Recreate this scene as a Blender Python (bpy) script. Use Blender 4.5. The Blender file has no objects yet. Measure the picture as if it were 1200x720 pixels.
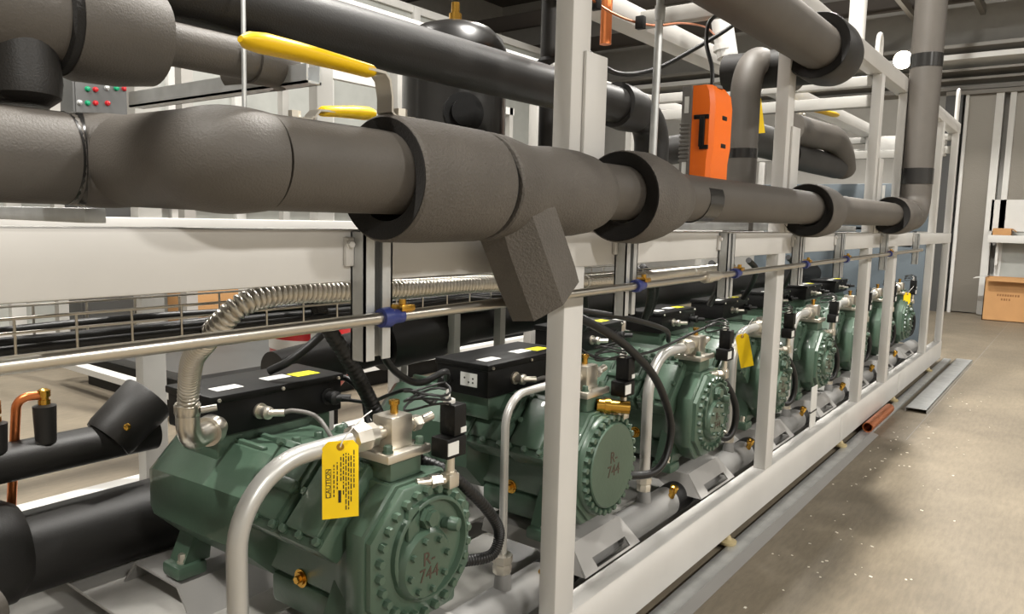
import bpy, bmesh, math, random
from mathutils import Vector, Matrix
random.seed(7)
S = bpy.context.scene
COL = S.collection
PI = math.pi

# ------------------------------------------------------------------ camera, world, lamps, exposure
cam_d = bpy.data.cameras.new('camera')
cam = bpy.data.objects.new('camera', cam_d)
COL.objects.link(cam)
cam_d.sensor_width = 36.0
cam_d.lens = 890 / 1200 * 36.0
cam_d.clip_start = 0.02
A, B, RO = 0.64377, 0.11369, -0.02382
fw = Vector((math.cos(A) * math.cos(B), math.sin(A) * math.cos(B), -math.sin(B)))
rt = Vector((math.sin(A), -math.cos(A), 0))
dn = fw.cross(rt)
rt2 = rt * math.cos(RO) + dn * math.sin(RO)
dn2 = dn * math.cos(RO) - rt * math.sin(RO)
cam.matrix_world = Matrix(((rt2.x, -dn2.x, -fw.x, 0), (rt2.y, -dn2.y, -fw.y, -1.2),
                           (rt2.z, -dn2.z, -fw.z, 1.486), (0, 0, 0, 1)))
S.camera = cam

S.view_settings.view_transform = 'Standard'
S.view_settings.look = 'None'
S.view_settings.exposure = 0.0
S.view_settings.gamma = 1.0
S.view_settings.use_curve_mapping = False

W = bpy.data.worlds.new('hall_air')
S.world = W
W.use_nodes = True
bg = W.node_tree.nodes['Background']
bg.inputs[0].default_value = (1.0, 0.95, 0.88, 1)
bg.inputs[1].default_value = 0.06


def area_lamp(x, y, z, power, size, col=(1.0, 0.965, 0.905)):
    d = bpy.data.lights.new('high_bay_light', 'AREA')
    d.shape = 'DISK'
    d.size = size
    d.energy = power
    d.color = col
    o = bpy.data.objects.new('high_bay_light', d)
    o.location = (x, y, z)
    COL.objects.link(o)


for lx, ly, lz, lp, sz in ((3.6, 0.3, 6.6, 640, 0.35), (9.5, 0.3, 6.6, 560, 0.35), (-2.2, 0.3, 6.6, 420, 0.4),
                           (-1.5, -8, 6, 680, 1.0), (4.5, -8, 6, 680, 1.0), (11, -7, 6, 520, 1.0),
                           (2.0, 4.3, 6.6, 170, 0.6), (8.0, 4.3, 6.6, 170, 0.6), (2.0, 6.5, 6.6, 200, 0.9)):
    area_lamp(lx, ly, lz, lp, sz)


# ------------------------------------------------------------------ materials
def lin(h):
    h = h.lstrip('#')
    v = [int(h[i:i + 2], 16) / 255 for i in (0, 2, 4)]
    return tuple(c / 12.92 if c <= .04045 else ((c + .055) / 1.055) ** 2.4 for c in v) + (1,)


def mat(name, hexa, rough=.5, metal=0.0, var=0.0, vscale=6.0, bump=0.0, bscale=80.0, hex2=None, coat=0.0, spec=None, emit=0.0):
    m = bpy.data.materials.new(name)
    m.use_nodes = True
    nt = m.node_tree
    b = nt.nodes['Principled BSDF']
    b.inputs['Base Color'].default_value = lin(hexa)
    b.inputs['Roughness'].default_value = rough
    b.inputs['Metallic'].default_value = metal
    if coat:
        b.inputs['Coat Weight'].default_value = coat
    if spec is not None:
        b.inputs['Specular IOR Level'].default_value = spec
    if emit:
        b.inputs['Emission Color'].default_value = lin(hexa)
        b.inputs['Emission Strength'].default_value = emit
    tc = nt.nodes.new('ShaderNodeTexCoord')
    if var or hex2:
        n = nt.nodes.new('ShaderNodeTexNoise')
        n.inputs['Scale'].default_value = vscale
        n.inputs['Detail'].default_value = 6
        r = nt.nodes.new('ShaderNodeValToRGB')
        c = lin(hexa)
        if hex2:
            c2 = lin(hex2)
            r.color_ramp.elements[0].color = c2
            r.color_ramp.elements[1].color = c
        else:
            r.color_ramp.elements[0].color = tuple(q * (1 - var) for q in c[:3]) + (1,)
            r.color_ramp.elements[1].color = tuple(min(1, q * (1 + var)) for q in c[:3]) + (1,)
        r.color_ramp.elements[0].position = .3
        r.color_ramp.elements[1].position = .7
        nt.links.new(tc.outputs['Object'], n.inputs['Vector'])
        nt.links.new(n.outputs['Fac'], r.inputs['Fac'])
        nt.links.new(r.outputs['Color'], b.inputs['Base Color'])
    if bump:
        n2 = nt.nodes.new('ShaderNodeTexNoise')
        n2.inputs['Scale'].default_value = bscale
        n2.inputs['Detail'].default_value = 3
        bp = nt.nodes.new('ShaderNodeBump')
        bp.inputs['Strength'].default_value = bump
        bp.inputs['Distance'].default_value = .004
        nt.links.new(tc.outputs['Object'], n2.inputs['Vector'])
        nt.links.new(n2.outputs['Fac'], bp.inputs['Height'])
        nt.links.new(bp.outputs['Normal'], b.inputs['Normal'])
    return m


M = {}
M['paint'] = mat('grey_frame_paint', '#cbc9c5', .42, var=.05, vscale=3)
M['paint_dull'] = mat('dull_grey_paint', '#a3a19c', .5, var=.08, vscale=4)
M['deck'] = mat('deck_plate_paint', '#a8a6a1', .4, var=.14, vscale=7)
M['bracket'] = mat('bracket_grey', '#8f8d8a', .55, var=.04)
M['header'] = mat('header_grey_paint', '#7e7d7b', .5, var=.06)
M['green'] = mat('green_compressor_enamel', '#435849', .38, var=.12, vscale=5, bump=.12, bscale=60, coat=.25)
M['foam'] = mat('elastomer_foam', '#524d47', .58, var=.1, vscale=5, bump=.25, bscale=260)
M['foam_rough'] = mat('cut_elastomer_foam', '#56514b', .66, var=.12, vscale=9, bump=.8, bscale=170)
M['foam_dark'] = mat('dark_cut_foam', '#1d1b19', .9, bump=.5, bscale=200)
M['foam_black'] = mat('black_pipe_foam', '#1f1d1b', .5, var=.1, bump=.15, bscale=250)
M['foam_low'] = mat('shaded_black_pipe_foam', '#171513', .5, var=.1, bump=.15, bscale=250)  # darker copy of the black foam, with the low pipes' shade in its colour
M['tape'] = mat('black_shiny_tape', '#242322', .22)
M['black'] = mat('black_powder_coat', '#0b0b0b', .5, bump=.1, bscale=200, spec=.3)
M['rubber'] = mat('black_rubber', '#0f0f0f', .45)
M['vessel'] = mat('black_vessel_enamel', '#1c1b1a', .3, coat=.3)
M['steel'] = mat('stainless_steel', '#c9c4ba', .28, metal=1, var=.05)
M['galv'] = mat('galvanised_steel', '#c9cbcb', .4, metal=.7, var=.12, vscale=14)
M['nickel'] = mat('nickel_plate', '#d6d0c4', .32, metal=.9)
M['alu'] = mat('silver_painted_pipe', '#bab9b5', .34, metal=.5)
M['brass'] = mat('brass', '#c79a45', .25, metal=1)
M['copper'] = mat('copper', '#dd8450', .34, metal=.9, var=.06)
M['yellow'] = mat('yellow_vinyl', '#f2c60a', .42)
M['tag'] = mat('yellow_tag_card', '#f7cf00', .5)
M['ink'] = mat('black_ink', '#1a1712', .6)
M['marker'] = mat('dark_red_marker', '#4a3a30', .7)
M['orange'] = mat('orange_plastic', '#ff760f', .4)
M['grey_plastic'] = mat('grey_ribbed_plastic', '#6b6864', .5)
M['red'] = mat('red_enamel', '#b3161a', .3, coat=.3)
M['blue'] = mat('blue_plastic', '#2b3672', .4)
M['white_label'] = mat('white_label', '#dcdcd8', .5)
M['yellow_label'] = mat('yellow_label', '#d8d21e', .5)
M['wire_white'] = mat('white_wire', '#d5d3cd', .5)
M['card'] = mat('cardboard', '#bd8f5e', .75, var=.05)
M['card_ink'] = mat('cardboard_print', '#8a6038', .8)
M['white'] = mat('white_paint', '#d6d5d1', .5, var=.03)
M['panel_grey'] = mat('pale_grey_panel', '#aeb0ab', .5, var=.05)
M['blue_grey'] = mat('blue_grey_steel', '#59636a', .5, var=.05)
M['dark_panel'] = mat('dark_cabinet_panel', '#4a4a49', .45)
M['led_green'] = mat('green_indicator', '#1a9a6e', .2)
M['led_red'] = mat('red_indicator', '#c22a30', .2)
M['lamp'] = mat('lamp_glow', '#fff3dd', .3, emit=25)
M['wall'] = mat('wall_grey', '#b2b0ab', .7, var=.04)
M['roof'] = mat('roof_dark', '#57514c', .7)
M['girt'] = mat('roof_girt', '#807c75', .5)
M['door'] = mat('embossed_grey_sheet', '#817c73', .38, metal=.35, bump=.6, bscale=45)
M['foot'] = mat('levelling_foot_beige', '#b9a980', .5)
M['debris'] = mat('white_scrap', '#e6dfd0', .7)


def floor_material():
    m = bpy.data.materials.new('worn_concrete')
    m.use_nodes = True
    nt = m.node_tree
    b = nt.nodes['Principled BSDF']
    tc = nt.nodes.new('ShaderNodeTexCoord')

    def noise(scale, detail, stretch=None):
        n = nt.nodes.new('ShaderNodeTexNoise')
        n.inputs['Scale'].default_value = scale
        n.inputs['Detail'].default_value = detail
        n.inputs['Roughness'].default_value = .65
        if stretch:
            mp = nt.nodes.new('ShaderNodeMapping')
            mp.inputs['Scale'].default_value = stretch
            nt.links.new(tc.outputs['Object'], mp.inputs['Vector'])
            nt.links.new(mp.outputs['Vector'], n.inputs['Vector'])
        else:
            nt.links.new(tc.outputs['Object'], n.inputs['Vector'])
        return n
    n1 = noise(1.1, 9)
    r1 = nt.nodes.new('ShaderNodeValToRGB')
    r1.color_ramp.elements[0].position = .32
    r1.color_ramp.elements[0].color = lin('#71685a')
    r1.color_ramp.elements[1].position = .68
    r1.color_ramp.elements[1].color = lin('#897e6c')
    nt.links.new(n1.outputs['Fac'], r1.inputs['Fac'])
    n2 = noise(38, 4, (.25, 1.2, 1))
    r2 = nt.nodes.new('ShaderNodeValToRGB')
    r2.color_ramp.elements[0].position = .35
    r2.color_ramp.elements[0].color = (.86, .86, .86, 1)
    r2.color_ramp.elements[1].position = .62
    r2.color_ramp.elements[1].color = (1.05, 1.05, 1.05, 1)
    nt.links.new(n2.outputs['Fac'], r2.inputs['Fac'])
    mx = nt.nodes.new('ShaderNodeMixRGB')
    mx.blend_type = 'MULTIPLY'
    mx.inputs['Fac'].default_value = 1
    nt.links.new(r1.outputs['Color'], mx.inputs['Color1'])
    nt.links.new(r2.outputs['Color'], mx.inputs['Color2'])
    # small pale paint flecks
    n3 = noise(120, 2)
    r3 = nt.nodes.new('ShaderNodeValToRGB')
    r3.color_ramp.elements[0].position = .74
    r3.color_ramp.elements[0].color = (0, 0, 0, 1)
    r3.color_ramp.elements[1].position = .78
    r3.color_ramp.elements[1].color = (.8, .8, .8, 1)
    nt.links.new(n3.outputs['Fac'], r3.inputs['Fac'])
    mx2 = nt.nodes.new('ShaderNodeMixRGB')
    mx2.inputs['Color2'].default_value = lin('#e3dac8')
    nt.links.new(r3.outputs['Color'], mx2.inputs['Fac'])
    nt.links.new(mx.outputs['Color'], mx2.inputs['Color1'])
    nt.links.new(mx2.outputs['Color'], b.inputs['Base Color'])
    b.inputs['Roughness'].default_value = .55
    bp = nt.nodes.new('ShaderNodeBump')
    bp.inputs['Strength'].default_value = .12
    bp.inputs['Distance'].default_value = .003
    nt.links.new(n2.outputs['Fac'], bp.inputs['Height'])
    nt.links.new(bp.outputs['Normal'], b.inputs['Normal'])
    return m


M['floor'] = floor_material()

# ------------------------------------------------------------------ mesh builder
ORG = {}          # world origin of each empty, so parts can be given in world coordinates


def frame_of(d):
    d = Vector(d).normalized()
    h = Vector((0, 0, 1)) if abs(d.z) < .9 else Vector((1, 0, 0))
    u = d.cross(h).normalized()
    v = u.cross(d).normalized()
    return d, u, v


def smooth_path(pts, n=8):
    pts = [Vector(p) for p in pts]
    if len(pts) < 3:
        return pts
    P = [pts[0] * 2 - pts[1]] + pts + [pts[-1] * 2 - pts[-2]]
    out = []
    for i in range(1, len(P) - 2):
        a, b, c, d = P[i - 1], P[i], P[i + 1], P[i + 2]
        for k in range(n):
            t = k / n
            out.append(.5 * ((2 * b) + (c - a) * t + (2 * a - 5 * b + 4 * c - d) * t * t + (3 * b - a - 3 * c + d) * t ** 3))
    out.append(pts[-1])
    return out


def fillet(pts, r, n=8):
    """polyline with rounded corners of radius r"""
    pts = [Vector(p) for p in pts]
    out = [pts[0]]
    for i in range(1, len(pts) - 1):
        p, a, c = pts[i], pts[i - 1], pts[i + 1]
        u, v = (a - p).normalized(), (c - p).normalized()
        ang = u.angle(v)
        if ang > PI - .02:
            out.append(p)
            continue
        d = min(r / math.tan(ang / 2), (a - p).length * .49, (c - p).length * .49)
        rr = d * math.tan(ang / 2)
        ctr = p + (u + v).normalized() * (rr / math.sin(ang / 2))
        s, e = p + u * d - ctr, p + v * d - ctr
        tot = s.angle(e)
        ax = s.cross(e).normalized()
        for k in range(n + 1):
            out.append(ctr + Matrix.Rotation(tot * k / n, 3, ax) @ s)
    out.append(pts[-1])
    return out


class MB:
    def __init__(self):
        self.bm = bmesh.new()

    def ring_faces(self, r0, r1):
        n = len(r0)
        for i in range(n):
            j = (i + 1) % n
            try:
                self.bm.faces.new((r0[i], r0[j], r1[j], r1[i]))
            except ValueError:
                pass

    def loft(self, rings, cap=True):
        vs = [[self.bm.verts.new(p) for p in r] for r in rings]
        for a, b in zip(vs[:-1], vs[1:]):
            self.ring_faces(a, b)
        if cap:
            self.bm.faces.new(list(reversed(vs[0])))
            self.bm.faces.new(vs[-1])
        return self

    def box(self, x0, x1, y0, y1, z0, z1, bev=0.0, mx=None):
        vs = [Vector((x, y, z)) for z in (z0, z1) for y in (y0, y1) for x in (x0, x1)]
        if mx is not None:
            vs = [mx @ v for v in vs]
        v = [self.bm.verts.new(p) for p in vs]
        fs = [self.bm.faces.new([v[i] for i in q]) for q in
              ((0, 2, 3, 1), (4, 5, 7, 6), (0, 1, 5, 4), (2, 6, 7, 3), (0, 4, 6, 2), (1, 3, 7, 5))]
        if bev:
            es = list({e for f in fs for e in f.edges})
            bmesh.ops.bevel(self.bm, geom=es, offset=bev, segments=2, affect='EDGES', profile=.5)
        return self

    def prism(self, poly, fn, a0, a1, bev=0.0):
        """poly: list of 2D points; fn(u, v, a) -> point"""
        r0 = [self.bm.verts.new(fn(u, v, a0)) for u, v in poly]
        r1 = [self.bm.verts.new(fn(u, v, a1)) for u, v in poly]
        n0 = len(self.bm.faces)
        self.ring_faces(r0, r1)
        self.bm.faces.new(list(reversed(r0)))
        self.bm.faces.new(r1)
        if bev:
            es = list({e for vv in r0 + r1 for e in vv.link_edges})
            bmesh.ops.bevel(self.bm, geom=es, offset=bev, segments=2, affect='EDGES', profile=.5)
        return self

    def lathe(self, p, d, prof, seg=28, sx=1.0, cap=True):
        d, u, v = frame_of(d)
        p = Vector(p)
        rings = [[p + d * t + (u * math.cos(2 * PI * i / seg) + v * math.sin(2 * PI * i / seg) * sx) * max(r, 1e-5)
                  for i in range(seg)] for t, r in prof]
        return self.loft(rings, cap)

    def cyl(self, p0, p1, r, r1=None, seg=20):
        p0, p1 = Vector(p0), Vector(p1)
        return self.lathe(p0, p1 - p0, [(0, r), ((p1 - p0).length, r if r1 is None else r1)], seg)

    def tube(self, pts, r, seg=14, rad=None, flat=1.0):
        pts = [Vector(p) for p in pts]
        q = [pts[0]]
        for p in pts[1:]:
            if (p - q[-1]).length > 1e-5:
                q.append(p)
        pts = q
        t = (pts[1] - pts[0]).normalized()
        _, u, v = frame_of(t)
        rings = []
        for i, p in enumerate(pts):
            a = pts[max(i - 1, 0)]
            b = pts[min(i + 1, len(pts) - 1)]
            t2 = (b - a).normalized()
            ax = t.cross(t2)
            if ax.length > 1e-7:
                R = Matrix.Rotation(t.angle(t2), 3, ax.normalized())
                u, v = R @ u, R @ v
            t = t2
            rr = rad(i, len(pts)) if rad else r
            rings.append([p + u * math.cos(2 * PI * k / seg) * rr + v * math.sin(2 * PI * k / seg) * rr * flat for k in range(seg)])
        return self.loft(rings)

    def hexbolt(self, p, n, r, h, washer=True):
        n = Vector(n).normalized()
        p = Vector(p)
        if washer:
            self.lathe(p, n, [(0, r * 1.25), (h * .2, r * 1.25)], 12)
            self.lathe(p + n * h * .2, n, [(0, r), (h * .65, r), (h * .8, r * .85)], 6)
        else:
            self.lathe(p, n, [(0, r), (h * .8, r), (h, r * .85)], 6)
        return self

    def build(self, name, m, parent=None, smooth=38, local=False):
        bm = self.bm
        bmesh.ops.recalc_face_normals(bm, faces=bm.faces)
        me = bpy.data.meshes.new(name)
        off = Vector((0, 0, 0))
        if parent is not None and not local:
            off = ORG[parent.name]
        if off.length:
            bmesh.ops.translate(bm, verts=bm.verts, vec=-off)
        bm.to_mesh(me)
        bm.free()
        me.materials.append(M[m] if isinstance(m, str) else m)
        if smooth:
            for p in me.polygons:
                p.use_smooth = True
            me.set_sharp_from_angle(angle=math.radians(smooth))
        o = bpy.data.objects.new(name, me)
        COL.objects.link(o)
        if parent is not None:
            o.parent = parent
            ORG[o.name] = off.copy()
        else:
            ORG[o.name] = Vector((0, 0, 0))
        return o


def tag(o, label=None, cat=None, group=None, kind=None):
    if label:
        o['label'] = label
    if cat:
        o['category'] = cat
    if group:
        o['group'] = group
    if kind:
        o['kind'] = kind
    return o


def thing(name, label, cat, loc=(0, 0, 0), group=None):
    o = bpy.data.objects.new(name, None)
    o.empty_display_size = .05
    COL.objects.link(o)
    o.location = loc
    ORG[o.name] = Vector(loc)
    return tag(o, label, cat, group)


def lab(o, text):
    o['label'] = text
    return o


def copy_tree(o, parent=None):
    c = o.copy()
    COL.objects.link(c)
    c.parent = parent
    for ch in list(o.children):
        copy_tree(ch, c)
    return c


def struct(name, mb, m, smooth=30):
    return tag(mb.build(name, m, None, smooth), kind='structure')


def text_mesh(txt, size, mx, m, name, parent, extrude=.0006, align='CENTER'):
    cu = bpy.data.curves.new('lettering', 'FONT')
    cu.body = txt
    cu.size = size
    cu.align_x = align
    cu.align_y = 'CENTER'
    cu.extrude = extrude
    t = bpy.data.objects.new('lettering', cu)
    COL.objects.link(t)
    me = bpy.data.meshes.new_from_object(t)
    bpy.data.objects.remove(t)
    bpy.data.curves.remove(cu)
    me.transform(Matrix.Translation(-ORG[parent.name]) @ mx)
    me.materials.clear()
    me.materials.append(M[m])
    o = bpy.data.objects.new(name, me)
    COL.objects.link(o)
    o.parent = parent
    ORG[o.name] = ORG[parent.name].copy()
    return o


def basis(origin, ux, uy):
    ux, uy = Vector(ux).normalized(), Vector(uy).normalized()
    uz = ux.cross(uy)
    return Matrix(((ux.x, uy.x, uz.x, origin[0]), (ux.y, uy.y, uz.y, origin[1]), (ux.z, uy.z, uz.z, origin[2]), (0, 0, 0, 1)))


# ------------------------------------------------------------------ the setting
X0, X1, Y0, Y1, H = -7.0, 16.2, -12.0, 11.5, 7.0
struct('floor', MB().box(X0, X1, Y0, Y1, -.1, 0), 'floor')
struct('wall_far', MB().box(X1, X1 + .2, Y0, Y1, 0, H), 'wall')
struct('wall_near', MB().box(X0 - .2, X0, Y0, Y1, 0, H), 'wall')
struct('wall_left', MB().box(X0, X1, Y1, Y1 + .2, 0, H), 'wall')
struct('wall_right', MB().box(X0, X1, Y0 - .2, Y0, 0, H), 'wall')
struct('ceiling', MB().box(X0, X1, Y0, Y1, H, H + .1), 'roof')
# roof girts across the far wall and purlins
k = 0
for z0, z1, dx in ((3.95, 4.06, .18), (4.12, 4.2, .3), (4.26, 4.34, .42), (4.4, 4.58, .5), (4.62, 4.74, .55)):
    k += 1
    mb = MB()
    mb.prism([(0, z0), (-dx * .5, z0 + .02), (-dx, z0 + (z1 - z0) * .5), (-dx, z1), (0, z1)], lambda u, v, a: Vector((X1 + u, a, v)), Y0, Y1)
    struct('trim_%d' % k, mb, 'white' if k == 4 else 'girt')
for i, (x, z) in enumerate(((15.2, 5.35), (13.2, 5.5), (11.0, 5.7))):
    mb = MB()
    mb.box(x, x + .12, Y0, Y1, z, z + .3)
    struct('trim_%d' % (6 + i), mb, 'roof')
for i, y in enumerate((-.25, .55, 1.6, -1.2)):
    mb = MB()
    mb.box(9.5, 15.9, y, y + .08, 5.25, 5.4)
    struct('trim_%d' % (10 + i), mb, 'girt')
# sheet-clad doorway: two embossed leaves in a pale frame with a dark jamb
mb = MB()
for a0, a1, z0, z1 in ((.69, .74, 0, 3.93), (.16, .28, 0, 3.93), (-.02, .07, 0, 3.93), (-1.2, -1.1, 0, 3.93), (-1.2, .2, 1.5, 2.05), (-3.0, -2.9, 0, 3.93)):
    mb.box(15.93, 16.1, a0, a1, z0, z1)
struct('trim_14', mb, 'white')
struct('trim_18', MB().box(5.9, 15, -.3, -.2965, 0, .0008), 'bracket')
d1 = struct('door_1', MB().box(15.99, 16.15, .28, .69, .02, 3.9), 'door')
d2 = struct('door_2', MB().box(15.99, 16.15, -1.1, -.02, 2.05, 3.9), 'door')
struct('trim_15', MB().box(15.96, 16.15, -1.1, -.02, 0, 1.5), 'panel_grey')
struct('trim_16', MB().box(15.9, 16.15, .78, 1.05, 0, 3.93), 'dark_panel')
struct('trim_17', MB().box(15.88, 16.15, -3, 1.05, 3.9, 3.97), 'girt')

# ------------------------------------------------------------------ the rack frame
FR = thing('rack_frame', 'long pale grey welded steel rack frame carrying the green compressors', 'frame', (0, 0, 0))
XE = 9.66


def fpart(name, *boxes, m='paint', bev=.006, parent=None):
    mb = MB()
    for b in boxes:
        mb.box(*b, bev=bev)
    return mb.build(name, m, parent or FR)


fpart('lower_rail', (-.6, XE, 0, .078, .06, .257))
fpart('lower_rail', (-.6, XE, 2.07, 2.27, .06, .257))
fpart('mid_beam', (-.6, XE, 0, .1, 1.352, 1.46))
fpart('mid_beam', (-.6, XE, 2.05, 2.15, 1.352, 1.46))
fpart('upper_rail', (-.6, 6.72, 0, .1, 2.535, 2.645))
fpart('upper_rail', (6.8, XE, 0, .1, 2.535, 2.645))
fpart('upper_rail', (-.6, XE, .82, .96, 2.53, 2.64))
fpart('upper_rail', (-.6, XE, 2.05, 2.15, 2.53, 2.64))
posts = [-.5, 1.854, 3.77, 5.715, 6.61, 8.48, 9.51]
for x in posts:
    fpart('post', (x, x + .108, 0, .062, .255, 1.355))
    fpart('post', (x, x + .1, 0, .062, 1.458, 2.537))
for x in (1.66, 2.62, 3.2, 4.6, 6.2, 7.7, 9.5):
    fpart('post', (x, x + .108, 2.07, 2.14, .255, 2.535), m='paint_dull')
for x in (1.854, 3.77, 5.715, 6.61, 8.48, 9.51):
    if x in (5.715, 9.51):
        fpart('cross_beam', (x + .01, x + .09, .06, 2.08, 2.46, 2.53), m='paint_dull')
        fpart('cross_beam', (x + .01, x + .09, .06, 2.08, 2.32, 2.40), m='paint_dull')
    if x == 3.77:
        fpart('cross_beam', (x + .01, x + .09, .06, .84, 2.54, 2.62), m='paint_dull')
    if x == 8.48:
        fpart('cross_beam', (x + .01, x + .09, .06, 2.08, 2.2, 2.28), m='paint_dull')
    fpart('cross_beam', (x + .01, x + .09, .078, 2.1, .07, .15))
fpart('strut_rail', (2.3, 6.3, .23, .27, 1.462, 1.503), m='galv', bev=.002)
fpart('strut_rail', (.66, .70, .3, 1.9, 1.462, 1.49), m='galv', bev=.002)
# short pipe support posts standing on the mid beam beside the main posts
for x in (1.962, 3.88, 5.83):
    mb = MB()
    mb.box(x - .05, x + .07, -.012, .0, 1.46, 1.975, bev=.003)
    mb.box(x + .058, x + .07, 0, .08, 1.46, 1.975, bev=.003)
    mb.box(x + .09, x + .125, .02, .05, 1.46, 1.955, bev=.003)
    mb.box(x + .06, x + .1, .025, .035, 1.8, 1.86, bev=.002)
    mb.box(x + .09, x + .125, .025, .035, 1.5, 1.56, bev=.002)
    mb.build('support_post', 'paint', FR)
# pipe saddle brackets under the big pipe
for x in (2.05, 4.02, 5.95):
    mb = MB()
    mb.prism([(0, 1.455), (-.17, 1.49), (-.17, 1.505), (0, 1.505)], lambda u, v, a: Vector((a, u, v)), x, x + .05, bev=.002)
    mb.box(x, x + .05, -.002, .06, 1.455, 1.5, bev=.002)
    mb.build('saddle_bracket', 'paint_dull', FR)
# strut channels bolted to the mid beam, holding the tube run
for x in (1.045, 2.14, 2.995, 3.97, 4.79, 6.05, 7.35):
    mb = MB()
    zb = 1.19
    mb.box(x, x + .005, -.041, 0, zb, 1.455)
    mb.box(x + .073, x + .078, -.041, 0, zb, 1.455)
    mb.box(x, x + .078, -.005, 0, zb, 1.455)
    mb.box(x, x + .028, -.041, -.037, zb, 1.455)
    mb.box(x + .05, x + .078, -.041, -.037, zb, 1.455)
    st = mb.build('strut_channel', 'galv', FR)
    mb = MB()
    mb.box(x - .022, x, -.012, 0, 1.385, 1.445, bev=.004)
    mb.hexbolt((x - .012, -.012, 1.43), (0, -1, 0), .008, .008)
    mb.build('bolted_clip', 'paint', st)
# lifting lugs
for x, zt in ((5.74, 2.8), (9.6, 3.0)):
    mb = MB()
    pts = [Vector((x, .05, 2.6))] + [Vector((x + .05 - .05 * math.cos(t * PI / 8), .05, zt - .06 + .07 * math.sin(t * PI / 8))) for t in range(9)] + [Vector((x + .1, .05, 2.6))]
    mb.tube(pts, .016, 10)
    mb.build('lifting_lug', 'paint', FR)
fpart('end_plate', (9.4, XE, .12, .9, 2.3, 2.52), bev=.003)
# deck plate and drip tray
fpart('deck_plate', (.66, XE, .078, 2.1, .155, .168), m='deck', bev=.002)
fpart('deck_plate', (1.05, XE, .72, 2.0, .24, .252), m='deck', bev=.002)
# seams on the lower rail (splice plates)
for x in (5.27, 7.2):
    fpart('splice_plate', (x, x + .16, -.003, .002, .075, .24), bev=.001)

CX = [1.41, 2.37, 3.36, 4.32, 5.28, 6.27, 7.24, 8.22]
# compressor mounting brackets: folded plate with a slotted front apron


def bracket(cx):
    mb = MB()
    w = .2
    t = .007
    # top plate
    mb.box(cx - w + .03, cx + w - .03, .165, .56, .343, .35, bev=.002)

    def apron(x0, x1, s0, s1):
        # s runs 0 at the top edge to 1 at the rail
        a = Vector((0, .165, .35))
        b = Vector((0, .083, .258))
        nrm = Vector((0, -.75, .66)) * 0.0035
        q = []
        for s in (s0, s1):
            c = a.lerp(b, s)
            q.append(c)
        tx0 = lambda s: x0 + (.03 * (1 - s) if x0 < cx - w + .02 else 0)
        tx1 = lambda s: x1 - (.03 * (1 - s) if x1 > cx + w - .02 else 0)
        rings = []
        for c, s in zip(q, (s0, s1)):
            rings.append([Vector((tx0(s), c.y, c.z)) + nrm, Vector((tx1(s), c.y, c.z)) + nrm,
                          Vector((tx1(s), c.y, c.z)) - nrm, Vector((tx0(s), c.y, c.z)) - nrm])
        mb.loft(rings)
    apron(cx - w, cx + w, 0, .62)
    apron(cx - w, cx - .11, .62, 1)
    apron(cx + .13, cx + w, .62, 1)
    apron(cx - .11, cx + .13, .93, 1)
    # folded side webs
    for sx in (-1, 1):
        x = cx + sx * (w - .003)
        mb.prism([(.09, .258), (.165, .348), (.56, .348), (.56, .3), (.3, .3), (.22, .258)],
                 lambda u, v, a: Vector((a - sx * .03 * max(0, min(1, (v - .258) / .09)), u, v)), x - .003, x + .003)
    return mb.build('mounting_bracket', 'bracket', FR)


def rear_bracket(cx):
    mb = MB()
    w = .24
    mb.prism([(.86, .25), (.94, .343), (1.2, .343), (1.28, .25), (1.27, .25), (1.195, .336), (.945, .336), (.87, .25)],
             lambda u, v, a: Vector((a, u, v)), cx - w, cx + w)
    return mb.build('mounting_bracket', 'bracket', FR)


for cx in CX:
    bracket(cx)
    rear_bracket(cx)
# levelling feet
for x in (1.2, 3.32, 5.35, 7.1, 8.9):
    for y in (.0, 2.15):
        mb = MB()
        mb.lathe((x, y + .01, .02), (0, 0, 1), [(0, .038), (.006, .042), (.014, .042), (.022, .02), (.04, .012)], 20)
        mb.build('levelling_foot', 'foot', FR)

# ------------------------------------------------------------------ compressors
def octa(hw, z0, z1, ct, cb, y):
    return [Vector(p) for p in ((-hw, y, z0 + cb), (-hw, y, z1 - ct), (-hw + ct, y, z1), (hw - ct, y, z1),
                                (hw, y, z1 - ct), (hw, y, z0 + cb), (hw - cb, y, z0), (-hw + cb, y, z0))]


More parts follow.
